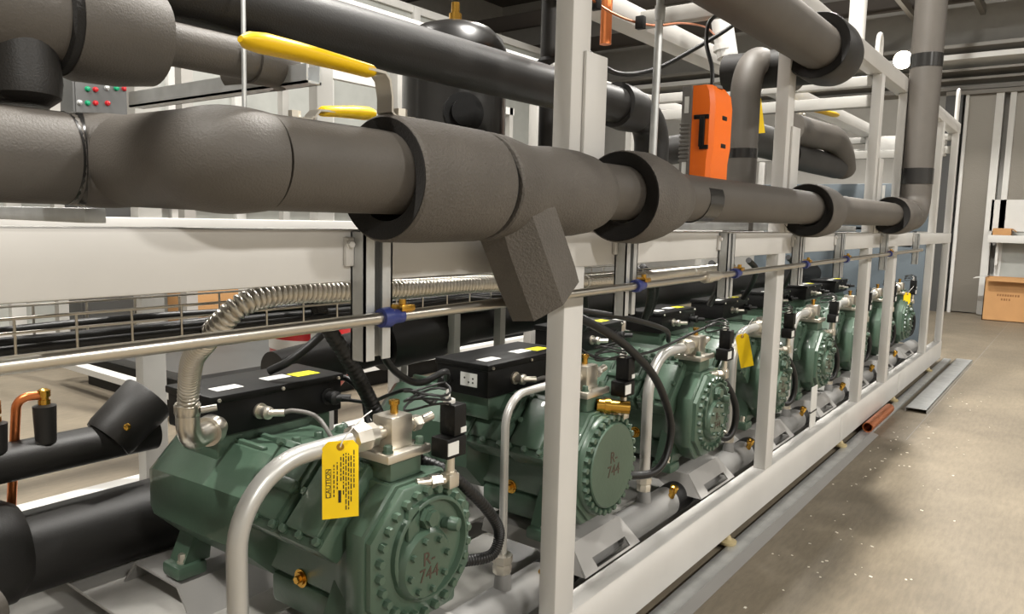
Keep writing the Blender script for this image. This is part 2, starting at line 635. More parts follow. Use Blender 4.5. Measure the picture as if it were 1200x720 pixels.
def make_compressor(style, label):
    ORGN = (0, 0, 0)
    R = thing('compressor', label, 'compressor', ORGN, 'green compressors in the rack')
    # crankcase
    mb = MB()
    mb.loft([octa(.192, .065, .455, .105, .07, 0), octa(.196, .06, .46, .105, .07, .006), octa(.196, .06, .46, .105, .07, .06),
             octa(.165, .075, .44, .09, .06, .1), octa(.15, .085, .45, .07, .05, .16), octa(.15, .085, .47, .07, .05, .44)])
    mb.box(-.15, .15, .1, .44, .03, .12, bev=.015)
    cc = mb.build('crankcase', 'green', R)
    # motor housing
    mb = MB()
    mb.loft([octa(.18, .11, .45, .1, .1, .41), octa(.235, .1, .455, .1, .1, .45), octa(.242, .1, .455, .1, .1, .6), octa(.248, .11, .45, .105, .09, .9),
             octa(.235, .125, .435, .105, .09, .945), octa(.17, .16, .40, .08, .07, .975)])
    for x in (-.13, -.05):
        mb.box(x, x + .02, .5, .92, .44, .466, bev=.006)
    mb.build('motor_housing', 'green', R)
    # feet
    for sx in (-1, 1):
        for y in (.12, .84):
            mb = MB()
            mb.box(sx * .185 - .05, sx * .185 + .05, y - .05, y + .05, .0, .045, bev=.012)
            mb.prism([(sx * .21, .04), (sx * .12, .04), (sx * .10, .2), (sx * .14, .2)] if sx < 0 else [(sx * .12, .04), (sx * .21, .04), (sx * .14, .2), (sx * .10, .2)],
                     lambda u, v, a: Vector((u, a, v)), y - .035, y + .045)
            f = mb.build('foot', 'green', R)
            MB().hexbolt((sx * .2, y - .015, .044), (0, 0, 1), .014, .03).build('foot_bolt', 'nickel', f)
    # cylinder heads, two to each bank of the vee
    for sx in (-1, 1):
        nrm = Vector((sx * .74, 0, .67))
        tdir = Vector((sx * .67, 0, -.74))
        for y0, y1, plain in ((.085, .25, True), (.262, .45, False)):
            c = Vector((sx * .155, (y0 + y1) / 2, .385))
            mx = basis(c, (0, 1, 0), tuple(tdir) if sx > 0 else tuple(-tdir))
            n2 = mx.to_3x3() @ Vector((0, 0, 1))
            zs = 1 if n2.dot(nrm) > 0 else -1
            mb = MB()
            hw = (y1 - y0) / 2
            mb.box(-hw, hw, -.125, .125, -.05, .035, bev=.01, mx=mx @ Matrix.Diagonal((1, 1, zs, 1)))
            mb.box(-hw + .018, hw - .018, -.1, .1, .03, .05 if plain else .042, bev=.012, mx=mx @ Matrix.Diagonal((1, 1, zs, 1)))
            if not plain:
                mb.box(-hw + .01, hw - .01, -.02, .02, .03, .06, bev=.012, mx=mx @ Matrix.Diagonal((1, 1, zs, 1)))
            h = mb.build('cylinder_head', 'green', R)
            for (a, b) in (((-1, -1), (-1, 0), (-1, 1), (1, -1), (1, 0), (1, 1), (0, 1), (0, -1))):
                p = mx @ Vector((a * (hw - .016), b * .105, .035 * zs))
                MB().hexbolt(p, nrm, .0115, .016).build('bolt', 'green', h)
    # top deck with bolts and a valve plate
    mb = MB()
    mb.box(-.1, .1, .16, .44, .44, .485, bev=.01)
    td = mb.build('valve_plate', 'green', R)
    for x in (-.08, 0, .08):
        for y in (.19, .3, .41):
            MB().hexbolt((x, y, .484), (0, 0, 1), .0135, .02).build('bolt', 'green', td)
    # pedestal under the terminal box
    ty0, ty1, tz = (.62, .86, .485) if style == 'a' else (.33, .58, .49)
    tx0, tx1 = (-.215, .265) if style == 'a' else (-.265, .25)
    MB().box(tx0 + .03, tx1 - .03, ty0 + .02, ty1 - .02, .40, tz + .002, bev=.012).build('box_pedestal', 'green', R)
    mb = MB()
    mb.box(tx0, tx1, ty0, ty1, tz, tz + .105, bev=.006)
    tb = mb.build('terminal_box', 'black', R)
    mb = MB()
    mb.box(tx0 - .006, tx1 + .006, ty0 - .006, ty1 + .006, tz + .1, tz + .125, bev=.006)
    lid = mb.build('lid', 'black', tb)
    zl = tz + .1255
    for x in (tx0 + .02, (tx0 + tx1) / 2, tx1 - .02):
        MB().hexbolt((x, ty0 - .006, tz + .112), (0, -1, 0), .006, .006, False).build('screw', 'nickel', lid)
    lab(MB().box(tx0 + .05, tx0 + .14, ty0 + .05, ty0 + .10, zl - .001, zl + .0006).build('warning_sticker', 'white_label', lid), 'white sticker')
    lab(MB().box(tx1 - .14, tx1 - .05, ty0 + .05, ty0 + .11, zl - .001, zl + .0006).build('warning_sticker', 'yellow_label', lid), 'yellow sticker')
    MB().box(tx1 - .24, tx1 - .15, ty0 + .07, ty0 + .12, zl - .001, zl + .0006).build('warning_sticker', 'white_label', lid)
    if style == 'b':
        st = MB().box(tx0 - .0015, tx0 + .001, ty0 + .05, ty0 + .13, tz + .035, tz + .085).build('rating_label', 'white_label', tb)
        mb = MB()
        for i in range(4):
            mb.lathe((tx0 - .0022, ty0 + .07 + .02 * (i % 3), tz + .05 + .015 * (i // 2)), (1, 0, 0), [(0, .004), (.001, .004)], 10)
        mb.build('label_print', 'ink', st)
    # silver conduit connectors and black gland on the front of the box
    for gx, gm, gr in ((tx0 + .16, 'nickel', .016), (tx1 - .06, 'rubber', .018)):
        mb = MB()
        mb.lathe((gx, ty0, tz + .055), (0, -1, 0), [(0, gr * 1.5), (.008, gr * 1.5), (.008, gr), (.03, gr), (.03, gr * 1.25), (.045, gr * 1.25), (.05, gr * .8)], 16)
        mb.cyl((gx, ty0 - .04, tz + .055), (gx + .035, ty0 - .075, tz + .055), gr * .7)
        mb.build('cable_gland', gm, tb)
    if style == 'b':
        mb = MB()
        mb.lathe((tx0, ty0 + .19, tz + .05), (-1, 0, 0), [(0, .022), (.01, .022), (.01, .014), (.045, .012)], 16)
        mb.build('cable_gland', 'rubber', tb)
    # discharge neck, flange, valve
    vx = -.03
    mb = MB()
    mb.box(vx - .055, vx + .06, .02, .13, .42, .515, bev=.008)
    mb.box(vx - .07, vx + .075, .005, .15, .4, .46, bev=.012)
    nk = mb.build('discharge_neck', 'green', R)
    mb = MB()
    mb.box(vx - .078, vx + .082, .005, .14, .512, .537, bev=.006)
    fl = mb.build('valve_flange', 'nickel', R)
    for dx, dy in ((-.055, .03), (.06, .03), (.06, .115), (-.055, .115)):
        MB().hexbolt((vx + dx, dy, .536), (0, 0, 1), .012, .02).build('bolt', 'green', fl)
    mb = MB()
    mb.box(vx - .037, vx + .04, .035, .11, .535, .622, bev=.005)
    mb.cyl((vx - .035, .072, .58), (vx - .075, .072, .58), .02)
    mb.cyl((vx + .035, .072, .58), (vx + .07, .072, .58), .017)
    mb.cyl((vx + .07, .072, .58), (vx + .10, .072, .58), .022, seg=6)
    mb.cyl((vx + .10, .072, .58), (vx + .15, .072, .588), .013)
    vv = mb.build('discharge_valve', 'nickel', R)
    lab(MB().lathe((vx + .01, .075, .622), (0, 0, 1), [(0, .011), (.022, .011), (.024, .015), (.034, .015), (.036, .01)], 12).build('valve_cap', 'brass', vv), 'brass cap')
    mb = MB()
    mb.lathe((vx - .065, .072, .58), (-1, 0, 0), [(0, .02), (.002, .032), (.03, .034), (.03, .038), (.075, .036), (.08, .027)], 8)
    mb.build('coupling_nut', 'nickel', vv, smooth=30)
    # pressure switch
    px, py = .085, -.032
    mb = MB()
    mb.box(px - .045, px + .032, py - .03, py + .03, .505, .56, bev=.004)
    mb.box(px - .012, px + .036, py - .025, py + .03, .56, .645, bev=.004)
    ps = mb.build('pressure_switch', 'black', R)
    lab(MB().box(px - .043, px - .001, py - .0315, py - .029, .515, .55).build('switch_label', 'white_label', ps), 'white label')
    MB().box(px + .012, px + .034, py - .027, py - .024, .567, .582).build('switch_label', 'white_label', ps)
    mb = MB()
    mb.cyl((px, py, .505), (px, py, .425), .013)
    mb.cyl((px, py, .45), (px, py, .46), .018)
    mb.box(px - .02, px + .02, py - .018, py + .018, .415, .455, bev=.004)
    mb.cyl((px, py, .437), (px - .1, py + .03, .445), .013)
    mb.cyl((px - .03, py + .009, .44), (px - .06, py + .018, .442), .019, seg=6)
    mb.build('sensor_fitting', 'nickel', ps)
    mb = MB()
    for i in range(3):
        pts = [Vector((px - .07 + .07 * math.cos(t * PI / 8), py + .02 + .05 * math.sin(t * PI / 8), .655 + .018 * i + .01 * math.sin(t * .7 + i))) for t in range(17)]
        mb.tube(pts, .0035, 6)
    mb.build('coiled_lead', 'rubber', ps)
    mb = MB()
    mb.tube([(px - .01, py, .645), (px - .012, py, .67), (px + .0, py + .01, .68)], .006, 8)
    mb.box(px - .02, px + .01, py - .008, py + .012, .645, .66, bev=.003)
    mb.build('cable_tie', 'wire_white', ps)
    # end cover
    mb = MB()
    cz = .26
    if style == 'a':
        # octagon-hugging cover with a round rim round a dished well
        mb.loft([octa(.188, cz - .188, cz + .188, .11, .09, .002), octa(.186, cz - .186, cz + .186, .11, .09, -.016),
                 octa(.18, cz - .18, cz + .18, .107, .087, -.02)])
        mb.lathe((.02, -.019, cz + .005), (0, -1, 0), [(0, .142), (.014, .14), (.017, .136), (.017, .13), (.002, .124)], 44)
        ec = mb.build('end_cover', 'green', R)
        mb = MB()
        mb.lathe((-.015, -.02, cz - .025), (0, -1, 0), [(0, .1), (.02, .094), (.03, .085), (.03, .08)], 32)
        bc = mb.build('bearing_cap', 'green', ec)
        for i in range(8):
            a = 2 * PI * i / 8 + .2
            MB().hexbolt((-.015 + .07 * math.cos(a), -.05, cz - .025 + .07 * math.sin(a)), (0, -1, 0), .009, .012, False).build('bolt', 'green', bc)
        mb = MB()
        mb.lathe((-.005, -.02, cz + .1), (0, -1, 0), [(0, .032), (.03, .03), (.03, .022), (.042, .022)], 6)
        mb.box(-.075, -.03, -.036, -.018, cz + .02, cz + .14, bev=.008)
        mb.build('boss', 'green', ec)
        mb = MB()
        mb.lathe((.075, -.02, cz + .055), (.35, -1, 0), [(0, .016), (.02, .016), (.02, .02), (.045, .018), (.048, .012)], 12)
        mb.build('drain_plug', 'green', ec)
        bolt_r, nb = .166, 26
        mx = basis((-.012, -.0506, cz - .008), (1, 0, 0), (0, 0, 1))
        text_mesh('R-', .052, mx, 'marker', 'refrigerant_mark', bc)
        mx = basis((-.012, -.0506, cz - .05), (1, 0, 0), (0, 0, 1))
        text_mesh('744', .05, mx, 'marker', 'refrigerant_mark', bc)
    else:
        mb.loft([octa(.19, cz - .19, cz + .19, .11, .09, .002), octa(.188, cz - .188, cz + .188, .11, .09, -.01)])
        mb.lathe((0, -.009, cz), (0, -1, 0), [(0, .188), (.016, .186), (.02, .182), (.02, .16)], 56)
        ec = mb.build('end_cover', 'green', R)
        mb = MB()
        mb.lathe((0, -.028, cz), (0, -1, 0), [(0, .158), (.018, .156), (.022, .152), (.022, .01)], 56)
        bc = mb.build('cover_plate', 'green', ec)
        bolt_r, nb = .172, 30
        mx = basis((.0, -.0505, cz + .03), (1, 0, 0), (0, 0, 1))
        text_mesh('R-', .06, mx, 'marker', 'refrigerant_mark', bc)
        mx = basis((.0, -.0505, cz - .02), (1, 0, 0), (0, 0, 1))
        text_mesh('744', .06, mx, 'marker', 'refrigerant_mark', bc)
        mb = MB()
        mb.lathe((-.02, .02, .475), (.75, -1, -.06), [(0, .026), (.03, .026), (.03, .03), (.05, .03), (.05, .024), (.12, .024), (.12, .015), (.1, .014)], 20)
        lab(mb.build('relief_valve', 'brass', R), 'brass relief valve')
    for i in range(nb):
        a = 2 * PI * i / nb + .1
        MB().hexbolt((bolt_r * math.cos(a), -.02 if style == 'a' else -.028, cz + bolt_r * math.sin(a)), (0, -1, 0), .0125, .017, False).build('bolt', 'green', ec)
    # brass oil plug low on each flank
    mb = MB()
    mb.lathe((-.148, .3, .14), (-1, 0, 0), [(0, .026), (.006, .026), (.006, .018), (.012, .018)], 20)
    mb.lathe((-.158, .3, .14), (-1, 0, 0), [(0, .011), (.012, .011)], 6)
    mb.build('oil_sight_plug', 'brass', R)
    return R


LABS = ['nearest green compressor, its whole motor end and black terminal box in view',
        'green compressor behind the front post, with flat round end cover and brass relief valve',
        'green compressor just right of the front post, behind the black hose loop',
        'green compressor half hidden behind the second post, with narrow yellow tag',
        'green compressor directly right of the second post, white card strip below its cover',
        'green compressor whose end cover is mostly behind the third tall post',
        'distant green compressor whose end cover is mostly behind the fourth tall post',
        'farthest green compressor, at the far end of the row by the last post']
ca = make_compressor('a', LABS[0])
cb_ = make_compressor('b', LABS[1])
compressors = []
for i, cx in enumerate(CX):
    if i == 0:
        o = ca
    elif i == 1:
        o = cb_
    else:
        o = copy_tree(ca)
    o['label'] = LABS[i]
    o.location = (cx, .15, .35)
    compressors.append(o)

# ------------------------------------------------------------------ grey suction header, discharge risers
HD = thing('header_pipe', 'dark grey painted header pipe lying behind the lower rail', 'pipe', (0, .2, .24))
MB().cyl((-.5, .215, .24), (9.3, .215, .24), .066, seg=28).build('pipe_run', 'header', HD)
for cx in CX:
    x = cx - .5
    mb = MB()
    mb.lathe((x, .215, .295), (0, 0, 1), [(0, .03), (.05, .026), (.055, .024)], 18)
    mb.build('stub', 'header', HD)
    lab(MB().cyl((x + .22, .215, .24), (x + .37, .215, .24), .0675, seg=28).build('rubber_sleeve', 'rubber', HD), 'black rubber sleeve')
    if cx != CX[0]:
        mb = MB()
        mb.lathe((x + .17, .17, .285), (0, -.3, 1), [(0, .014), (.03, .014), (.03, .019), (.055, .019), (.06, .012)], 12)
        mb.cyl((x + .17, .16, .325), (x + .12, .15, .33), .008)
        mb.build('service_valve', 'brass', HD)
RL = ['silver discharge pipe bending up beside the nearest compressor behind the yellow caution tag',
      'thin silver discharge pipe standing left of the front post',
      'silver discharge pipe bent over the third compressor, right of the front post',
      'silver discharge pipe arching into the compressor behind the second post',
      'silver discharge pipe of the compressor right of the second post',
      'silver discharge pipe of the third compressor from the far end',
      'silver discharge pipe of the second compressor from the far end',
      'farthest silver discharge pipe, at the last compressor']
for i, cx in enumerate(CX):
    r = .023 if i != 1 else .0135
    x = cx - .495
    T = thing('discharge_pipe', RL[i], 'pipe', (x, .222, .35), 'discharge pipes of the compressors')
    pts = fillet([(x, .222, .352), (x, .222, .93), (cx - .12, .222, .93)], .19 if i != 1 else .1, 12)
    MB().tube(pts, r, 18).build('pipe_bend', 'alu', T)
    mb = MB()
    mb.lathe((x, .222, .35), (0, 0, 1), [(0, .03), (.02, .032), (.03, .028), (.035, .034), (.06, .034), (.065, r)], 8)
    mb.build('union_nut', 'nickel', T, smooth=30)

# ------------------------------------------------------------------ big insulated pipe in front
PY, PZ, PR = -.1, 1.572, .079
BP = thing('insulated_pipe', 'big foam-insulated pipe running the whole length in front of the frame', 'pipe', (1.0, PY, PZ))
X_ = Vector((1, 0, 0))
MB().cyl((1.75, PY, PZ), (6.5, PY, PZ + .02), PR, seg=40).build('pipe_run', 'foam', BP)
# the pipe steps sideways through two elbows on the left
LZ = PZ + .003
path = fillet([(-.8, .24, LZ), (.685, .24, LZ), (.70, PY, PZ), (1.2, PY, PZ)], .075, 12)
MB().cyl(path[0], path[1], PR + .001, seg=40).build('pipe_run', 'foam', BP)
nc = 13
MB().tube(path[1:1 + nc], PR + .004, 40, rad=lambda i, n: PR + .001 + .004 * math.sin(PI * i / (n - 1))).build('elbow_sleeve', 'foam', BP)
MB().tube(path[nc:nc + 2] + path[nc + 2:2 * nc + 1], PR + .004, 40, rad=lambda i, n: PR + .002 + .006 * math.sin(PI * min(1, i / (n - 1)))).build('elbow_sleeve', 'foam', BP)
MB().cyl(path[2 * nc], path[-1], PR + .001, seg=40).build('pipe_run', 'foam', BP)
tp = path[1]
mb = MB()
mb.tube([tp + Vector((-.012, 0, 0)), tp + Vector((-.002, 0, 0)), tp + Vector((.008, 0, 0)), tp + Vector((.02, -.004, 0))], PR, 36, rad=lambda i, n: PR + (.002, .0, .003, .004)[i])
mb.build('tape_wrap', 'tape', BP)
# valve sleeve: thick foam collar round the ball valve
mb = MB()
vz = PZ - .012
mb.lathe((1.035, PY, vz), X_, [(.0, .118), (.006, .123), (.1, .125), (.27, .123), (.285, .119)], 48, cap=False)
vs_ = mb.build('valve_sleeve', 'foam_rough', BP)
mb = MB()
mb.lathe((1.034, PY, vz), X_, [(0, .118), (-.001, .117), (.012, .082)], 48, cap=False)
lab(mb.build('cut_edge', 'foam_dark', vs_), 'black cut edge')
MB().lathe((1.315, PY, vz), X_, [(0, .11), (.03, .11)], 48).build('seam_gap', 'foam_dark', vs_)
# Y strainer sleeve
mb = MB()
mb.lathe((1.337, PY, vz), X_, [(0, .118), (.004, .122), (.05, .12), (.13, .108), (.17, .106), (.25, .112), (.36, .112), (.42, .106), (.47, .094), (.49, .08)], 48)
ys = mb.build('strainer_sleeve', 'foam_rough', BP)
# strainer leg: a boxed foam sleeve slanting down and forward
ld = Vector((.42, -.12, -.9)).normalized()
lo = Vector((1.438, PY - .005, 1.53))
lx = Vector((.9, .0, .42)).normalized()
ly = ld.cross(lx).normalized()


def legring(s, w, h, ch, top=0.0):
    c = lo + ld * s
    pts = [(-w, -h + ch), (-w, h - ch), (-w + ch, h), (w - ch, h), (w, h - ch), (w, -h + ch), (w - ch, -h), (-w + ch, -h)]
    return [c + lx * u + ly * v + ld * top * u for u, v in pts]


mb = MB()
mb.loft([legring(0, .095, .09, .05), legring(.1, .1, .09, .055), legring(.2, .1, .09, .055), legring(.25, .098, .088, .055, -.2), legring(.255, .09, .08, .05, -.2)])
mb.build('strainer_leg', 'foam_rough', BP)


# foam collars over the pipe clamps
def clamp_collar(x, rr, ln, z, bullet):
    mb = MB()
    if bullet:
        prof = [(0, rr - .004), (.006, rr), (.09, rr + .004), (.16, rr - .008), (.24, rr - .03), (.285, PR + .006), (.29, PR)]
        prof = [(t * ln / .29, r) for t, r in prof]
    else:
        prof = [(0, rr - .004), (.006, rr), (ln * .5, rr + .002), (ln * .9, rr - .006), (ln, rr - .02), (ln, PR)]
    mb.lathe((x, PY, z), X_, prof, 44, cap=False)
    c = mb.build('clamp_collar', 'foam_rough', BP)
    mb = MB()
    mb.lathe((x - .0005, PY, z), X_, [(0, rr - .006), (-.0008, rr - .007), (.022, PR + .012), (.022, PR - .002)], 44, cap=False)
    lab(mb.build('cut_edge', 'foam_dark', c), 'black cut edge')


clamp_collar(1.97, .134, .36, PZ - .01, True)
clamp_collar(3.83, .13, .3, PZ - .004, False)
clamp_collar(5.8, .13, .5, PZ + .01, False)
# silver tape band
lab(MB().lathe((2.46, PY, PZ), X_, [(0, PR + .0005), (.0, PR + .0015), (.12, PR + .0015), (.12, PR)], 40, cap=False).build('tape_band', 'tape', BP), 'glossy black tape band')
# riser at the far end
mb = MB()
mb.tube(fillet([(6.35, PY, PZ + .02), (6.68, PY, PZ + .02), (6.68, PY, 5.0)], .18, 10), .112, 36)
rs = mb.build('riser', 'foam', BP)
MB().lathe((6.68, PY, 2.72), (0, 0, 1), [(0, .113), (0, .115), (.1, .115), (.1, .113)], 36).build('tape_band', 'tape', rs)
MB().lathe((6.68, PY, 1.84), (0, 0, 1), [(0, .113), (0, .1155), (.12, .1155), (.12, .113)], 36).build('tape_band', 'tape', rs)


# yellow lever handles
def lever(parent, bx, by, bz, tipd, length, rise, s=1.0):
    b = Vector((bx, by, bz))
    d = Vector(tipd).normalized()
    side = Vector((0, 0, 1)).cross(d).normalized()
    mb = MB()
    mb.cyl(b - Vector((0, 0, .1 * s)), b + Vector((0, 0, .012 * s)), .02 * s)
    mb.lathe(b + Vector((0, 0, -.035 * s)), (0, 0, 1), [(0, .032 * s), (.03 * s, .032 * s), (.035 * s, .024 * s)], 8)
    mb.cyl(b - d * .02 * s + Vector((0, 0, -.045 * s)), b - d * .07 * s + Vector((0, 0, -.05 * s)), .012 * s)
    mb.cyl(b + Vector((0, 0, .01 * s)), b + Vector((0, 0, .03 * s)), .014 * s, seg=6)
    st = mb.build('valve_stem', 'nickel', parent)
    # bent flat strap
    pth = [(-.02, .012), (.03, .012), (.04, .02), (.04, rise * .6), (.046, rise), (.058, rise + .012), (.1, rise + .014)]
    mb = MB()
    rings = []
    for i, (u, w) in enumerate(pth):
        p = b + d * u * s + Vector((0, 0, w * s))
        j = min(i + 1, len(pth) - 1)
        k2 = max(i - 1, 0)
        tg = Vector((pth[j][0] - pth[k2][0], 0, pth[j][1] - pth[k2][1])).normalized()
        nn = (d * -tg.z + Vector((0, 0, tg.x))) * .0025 * s
        hw = side * .021 * s
        rings.append([p - hw - nn, p + hw - nn, p + hw + nn, p - hw + nn])
    mb.loft(rings)
    hs = mb.build('lever_strap', 'nickel', st)
    a = b + d * .075 * s + Vector((0, 0, (rise + .013) * s))
    pts = [a + d * length * t * s + Vector((0, 0, .012 * math.sin(t * PI * .5) * s)) for t in (0, .03, .3, .6, .85, .95, 1.0)]
    rr = [.012, .0155, .017, .0195, .021, .017, .006]
    mb = MB()
    # flattened grip: wider sideways than tall
    rings = []
    for p, r in zip(pts, rr):
        rings.append([p + side * math.cos(2 * PI * k / 18) * r * 1.35 * s + Vector((0, 0, 1)) * math.sin(2 * PI * k / 18) * r * .8 * s for k in range(18)])
    mb.loft(rings)
    lab(mb.build('lever_grip', 'yellow', hs), 'yellow vinyl grip')


lever(BP, 1.085, PY, 1.668, (-1, .02, -.02), .275, .078)

# ------------------------------------------------------------------ other insulated pipes
T = thing('upper_pipe', 'long dark insulated pipe slanting across the top behind the front post', 'pipe', (1, .35, 1.945))
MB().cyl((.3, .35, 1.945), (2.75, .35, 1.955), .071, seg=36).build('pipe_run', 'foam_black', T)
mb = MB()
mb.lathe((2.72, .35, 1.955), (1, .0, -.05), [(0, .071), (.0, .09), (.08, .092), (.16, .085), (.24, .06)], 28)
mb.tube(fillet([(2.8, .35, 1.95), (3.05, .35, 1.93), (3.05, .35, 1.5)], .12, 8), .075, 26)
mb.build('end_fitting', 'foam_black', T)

T = thing('valve_pipe', 'thick insulated pipe with a wide collar at the top left corner', 'pipe', (.6, .3, 1.822))
mb = MB()
mb.cyl((-.4, .3, 1.822), (.68, .3, 1.822), .083, seg=36)
mb.build('valve_sleeve', 'foam', T)
mb = MB()
mb.lathe((.635, .3, 1.822), X_, [(0, .09), (0, .096), (.02, .102), (.1, .1), (.165, .09), (.17, .05)], 40)
mb.build('wide_collar', 'foam', T)
MB().lathe((.618, .3, 1.822), X_, [(0, .085), (.003, .094), (.02, .094), (.02, .085)], 40).build('cut_edge', 'foam_dark', T)
MB().cyl((.76, .3, 1.822), (1.05, .3, 1.822), .044, seg=30).build('pipe_run', 'foam', T)
mb = MB()
mb.tube(fillet([(1.02, .3, 1.822), (1.12, .3, 1.822), (1.12, .5, 1.83)], .07, 8), .05, 28)
mb.build('elbow_sleeve', 'foam', T)
mb = MB()
mb.lathe((.56, .3, 1.80), (.0, -.1, -1), [(0, .06), (.1, .064), (.125, .06), (.14, .04)], 28)
mb.build('strainer_leg', 'foam_black', T)
mb = MB()
mb.cyl((-.4, .42, 1.70), (.60, .42, 1.70), .05, seg=24)
mb.build('lower_branch', 'foam_black', T)

T = thing('inclined_pipe', 'thick insulated pipe with a collar passing the top rail at upper right', 'pipe', (3, -.12, 2.33))
mb = MB()
mb.cyl((1.2, -.13, 2.31), (3.95, -.11, 2.335), .105, seg=40)
mb.build('pipe_run', 'foam', T)
mb = MB()
mb.lathe((3.78, -.11, 2.335), X_, [(0, .15), (.008, .155), (.2, .157), (.29, .145), (.3, .1)], 44, cap=False)
c = mb.build('clamp_collar', 'foam_black', T)
MB().lathe((3.779, -.11, 2.335), X_, [(0, .149), (.02, .108)], 44, cap=False).build('cut_edge', 'foam_dark', c)
mb = MB()
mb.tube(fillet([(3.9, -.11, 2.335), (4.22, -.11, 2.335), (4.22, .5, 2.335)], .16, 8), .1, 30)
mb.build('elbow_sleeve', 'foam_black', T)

T = thing('elbow_pipe', 'dark insulated elbow pipe dropping down beside the orange case', 'pipe', (4.0, .3, 1.5))
mb = MB()
mb.tube(fillet([(4.0, .3, 1.45), (4.0, .3, 2.37), (4.75, .3, 2.37)], .2, 12), .078, 30)
mb.build('pipe_bend', 'foam', T)
MB().lathe((4.0, .3, 1.84), (0, 0, 1), [(0, .078), (0, .0795), (.05, .0795), (.05, .078)], 30).build('tape_band', 'tape', T)

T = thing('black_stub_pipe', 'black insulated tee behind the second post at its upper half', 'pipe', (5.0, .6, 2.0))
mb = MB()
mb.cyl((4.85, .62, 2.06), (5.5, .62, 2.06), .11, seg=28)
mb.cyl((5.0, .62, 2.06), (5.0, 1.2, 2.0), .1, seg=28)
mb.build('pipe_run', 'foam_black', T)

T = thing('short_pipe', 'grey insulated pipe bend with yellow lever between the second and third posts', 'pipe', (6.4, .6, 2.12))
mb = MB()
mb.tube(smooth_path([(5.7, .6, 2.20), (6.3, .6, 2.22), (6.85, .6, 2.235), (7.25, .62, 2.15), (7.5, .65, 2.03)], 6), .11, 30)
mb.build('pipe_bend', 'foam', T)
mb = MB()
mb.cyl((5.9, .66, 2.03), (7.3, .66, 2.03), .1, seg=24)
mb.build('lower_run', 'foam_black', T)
lever(T, 5.95, .6, 2.335, (1, -.05, .02), .62, .03, 1.25)

# lower left black pipes behind the compressors
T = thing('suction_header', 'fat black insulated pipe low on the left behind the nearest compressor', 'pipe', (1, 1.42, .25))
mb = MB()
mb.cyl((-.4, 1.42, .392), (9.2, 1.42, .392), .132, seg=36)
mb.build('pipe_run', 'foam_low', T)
mb = MB()
mb.lathe((.55, 1.42, .42), X_, [(0, .13), (.0, .16), (.03, .168), (.32, .165), (.36, .14)], 32)
mb.build('tee_sleeve', 'foam_low', T)
mb = MB()
mb.cyl((.35, 1.0, .34), (.74, 1.13, .40), .06, .066, seg=28)
mb.build('branch_stub', 'foam', T)

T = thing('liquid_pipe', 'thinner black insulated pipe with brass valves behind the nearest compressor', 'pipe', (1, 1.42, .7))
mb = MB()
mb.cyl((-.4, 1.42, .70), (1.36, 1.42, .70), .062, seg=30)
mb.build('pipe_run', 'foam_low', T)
mb = MB()
mb.lathe((1.20, 1.42, .705), (.74, .0, .62), [(0, .05), (.0, .085), (.02, .09), (.19, .096), (.195, .093), (.195, .075), (.17, .07)], 32)
ts = mb.build('tee_sleeve', 'foam_low', T)
lab(MB().lathe((1.225, 1.335, .76), (-.3, -1, .3), [(0, .012), (.012, .012), (.014, .008)], 10).build('sight_port', 'brass', ts), 'brass port')
for x, h, brass_h in ((.86, .09, .07), (1.0, .12, .05)):
    mb = MB()
    mb.lathe((x, 1.40, .745), (0, 0, 1), [(0, .03), (h, .034), (h + .005, .02)], 20)
    sl = mb.build('valve_boot', 'foam_low', T)
    mb = MB()
    mb.lathe((x, 1.40, .745 + h), (0, 0, 1), [(0, .018), (.02, .018), (.02, .014), (.03, .014), (.03, .019), (brass_h, .019), (brass_h + .006, .01)], 10)
    lab(mb.build('service_valve', 'brass', sl), 'brass service valve')
mb = MB()
mb.tube(fillet([(1.0, 1.40, .90), (.93, 1.42, .90), (.925, 1.50, .5)], .04, 6), .014, 14)
mb.tube([(.84, 1.4, .85), (.76, 1.4, .87), (.7, 1.4, .88)], .008, 10)
lab(mb.build('copper_branch', 'copper', T), 'bare copper branch line')

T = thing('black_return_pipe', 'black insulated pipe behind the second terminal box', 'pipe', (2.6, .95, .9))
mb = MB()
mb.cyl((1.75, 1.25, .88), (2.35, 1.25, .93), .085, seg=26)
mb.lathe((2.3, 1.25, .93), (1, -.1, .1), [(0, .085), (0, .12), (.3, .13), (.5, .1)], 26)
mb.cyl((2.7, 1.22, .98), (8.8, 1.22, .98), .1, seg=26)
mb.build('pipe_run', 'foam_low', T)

# ------------------------------------------------------------------ stainless tube run with clamps
T = thing('steel_tube_run', 'thin stainless tube clipped to the struts along the frame', 'tube', (1, -.06, 1.275))
mb = MB()
mb.cyl((-.5, -.06, 1.272), (7.45, -.06, 1.315), .0125, seg=18)
tr = mb.build('tube', 'steel', T)
for x in (1.084, 2.18, 3.035, 4.01, 4.83, 6.09):
    z = 1.272 + (x + .5) / 7.95 * .043
    mb = MB()
    mb.lathe((x - .012, -.06, z), X_, [(0, .013), (0, .02), (.02, .022), (.035, .016), (.06, .015), (.06, .013)], 20)
    lab(mb.build('tube_clamp', 'blue', T), 'blue clamp')
    mb = MB()
    mb.box(x + .035, x + .075, -.075, -.03, z + .01, z + .024, bev=.003)
    mb.cyl((x + .05, -.06, z + .02), (x + .05, -.06, z + .035), .008)
    mb.build('clamp_plate', 'brass', T)
for x in (2.72,):
    mb = MB()
    mb.lathe((x, -.06, 1.29), X_, [(0, .013), (.005, .024), (.06, .024), (.06, .02), (.12, .02), (.16, .013)], 12)
    mb.build('coupling', 'nickel', T)

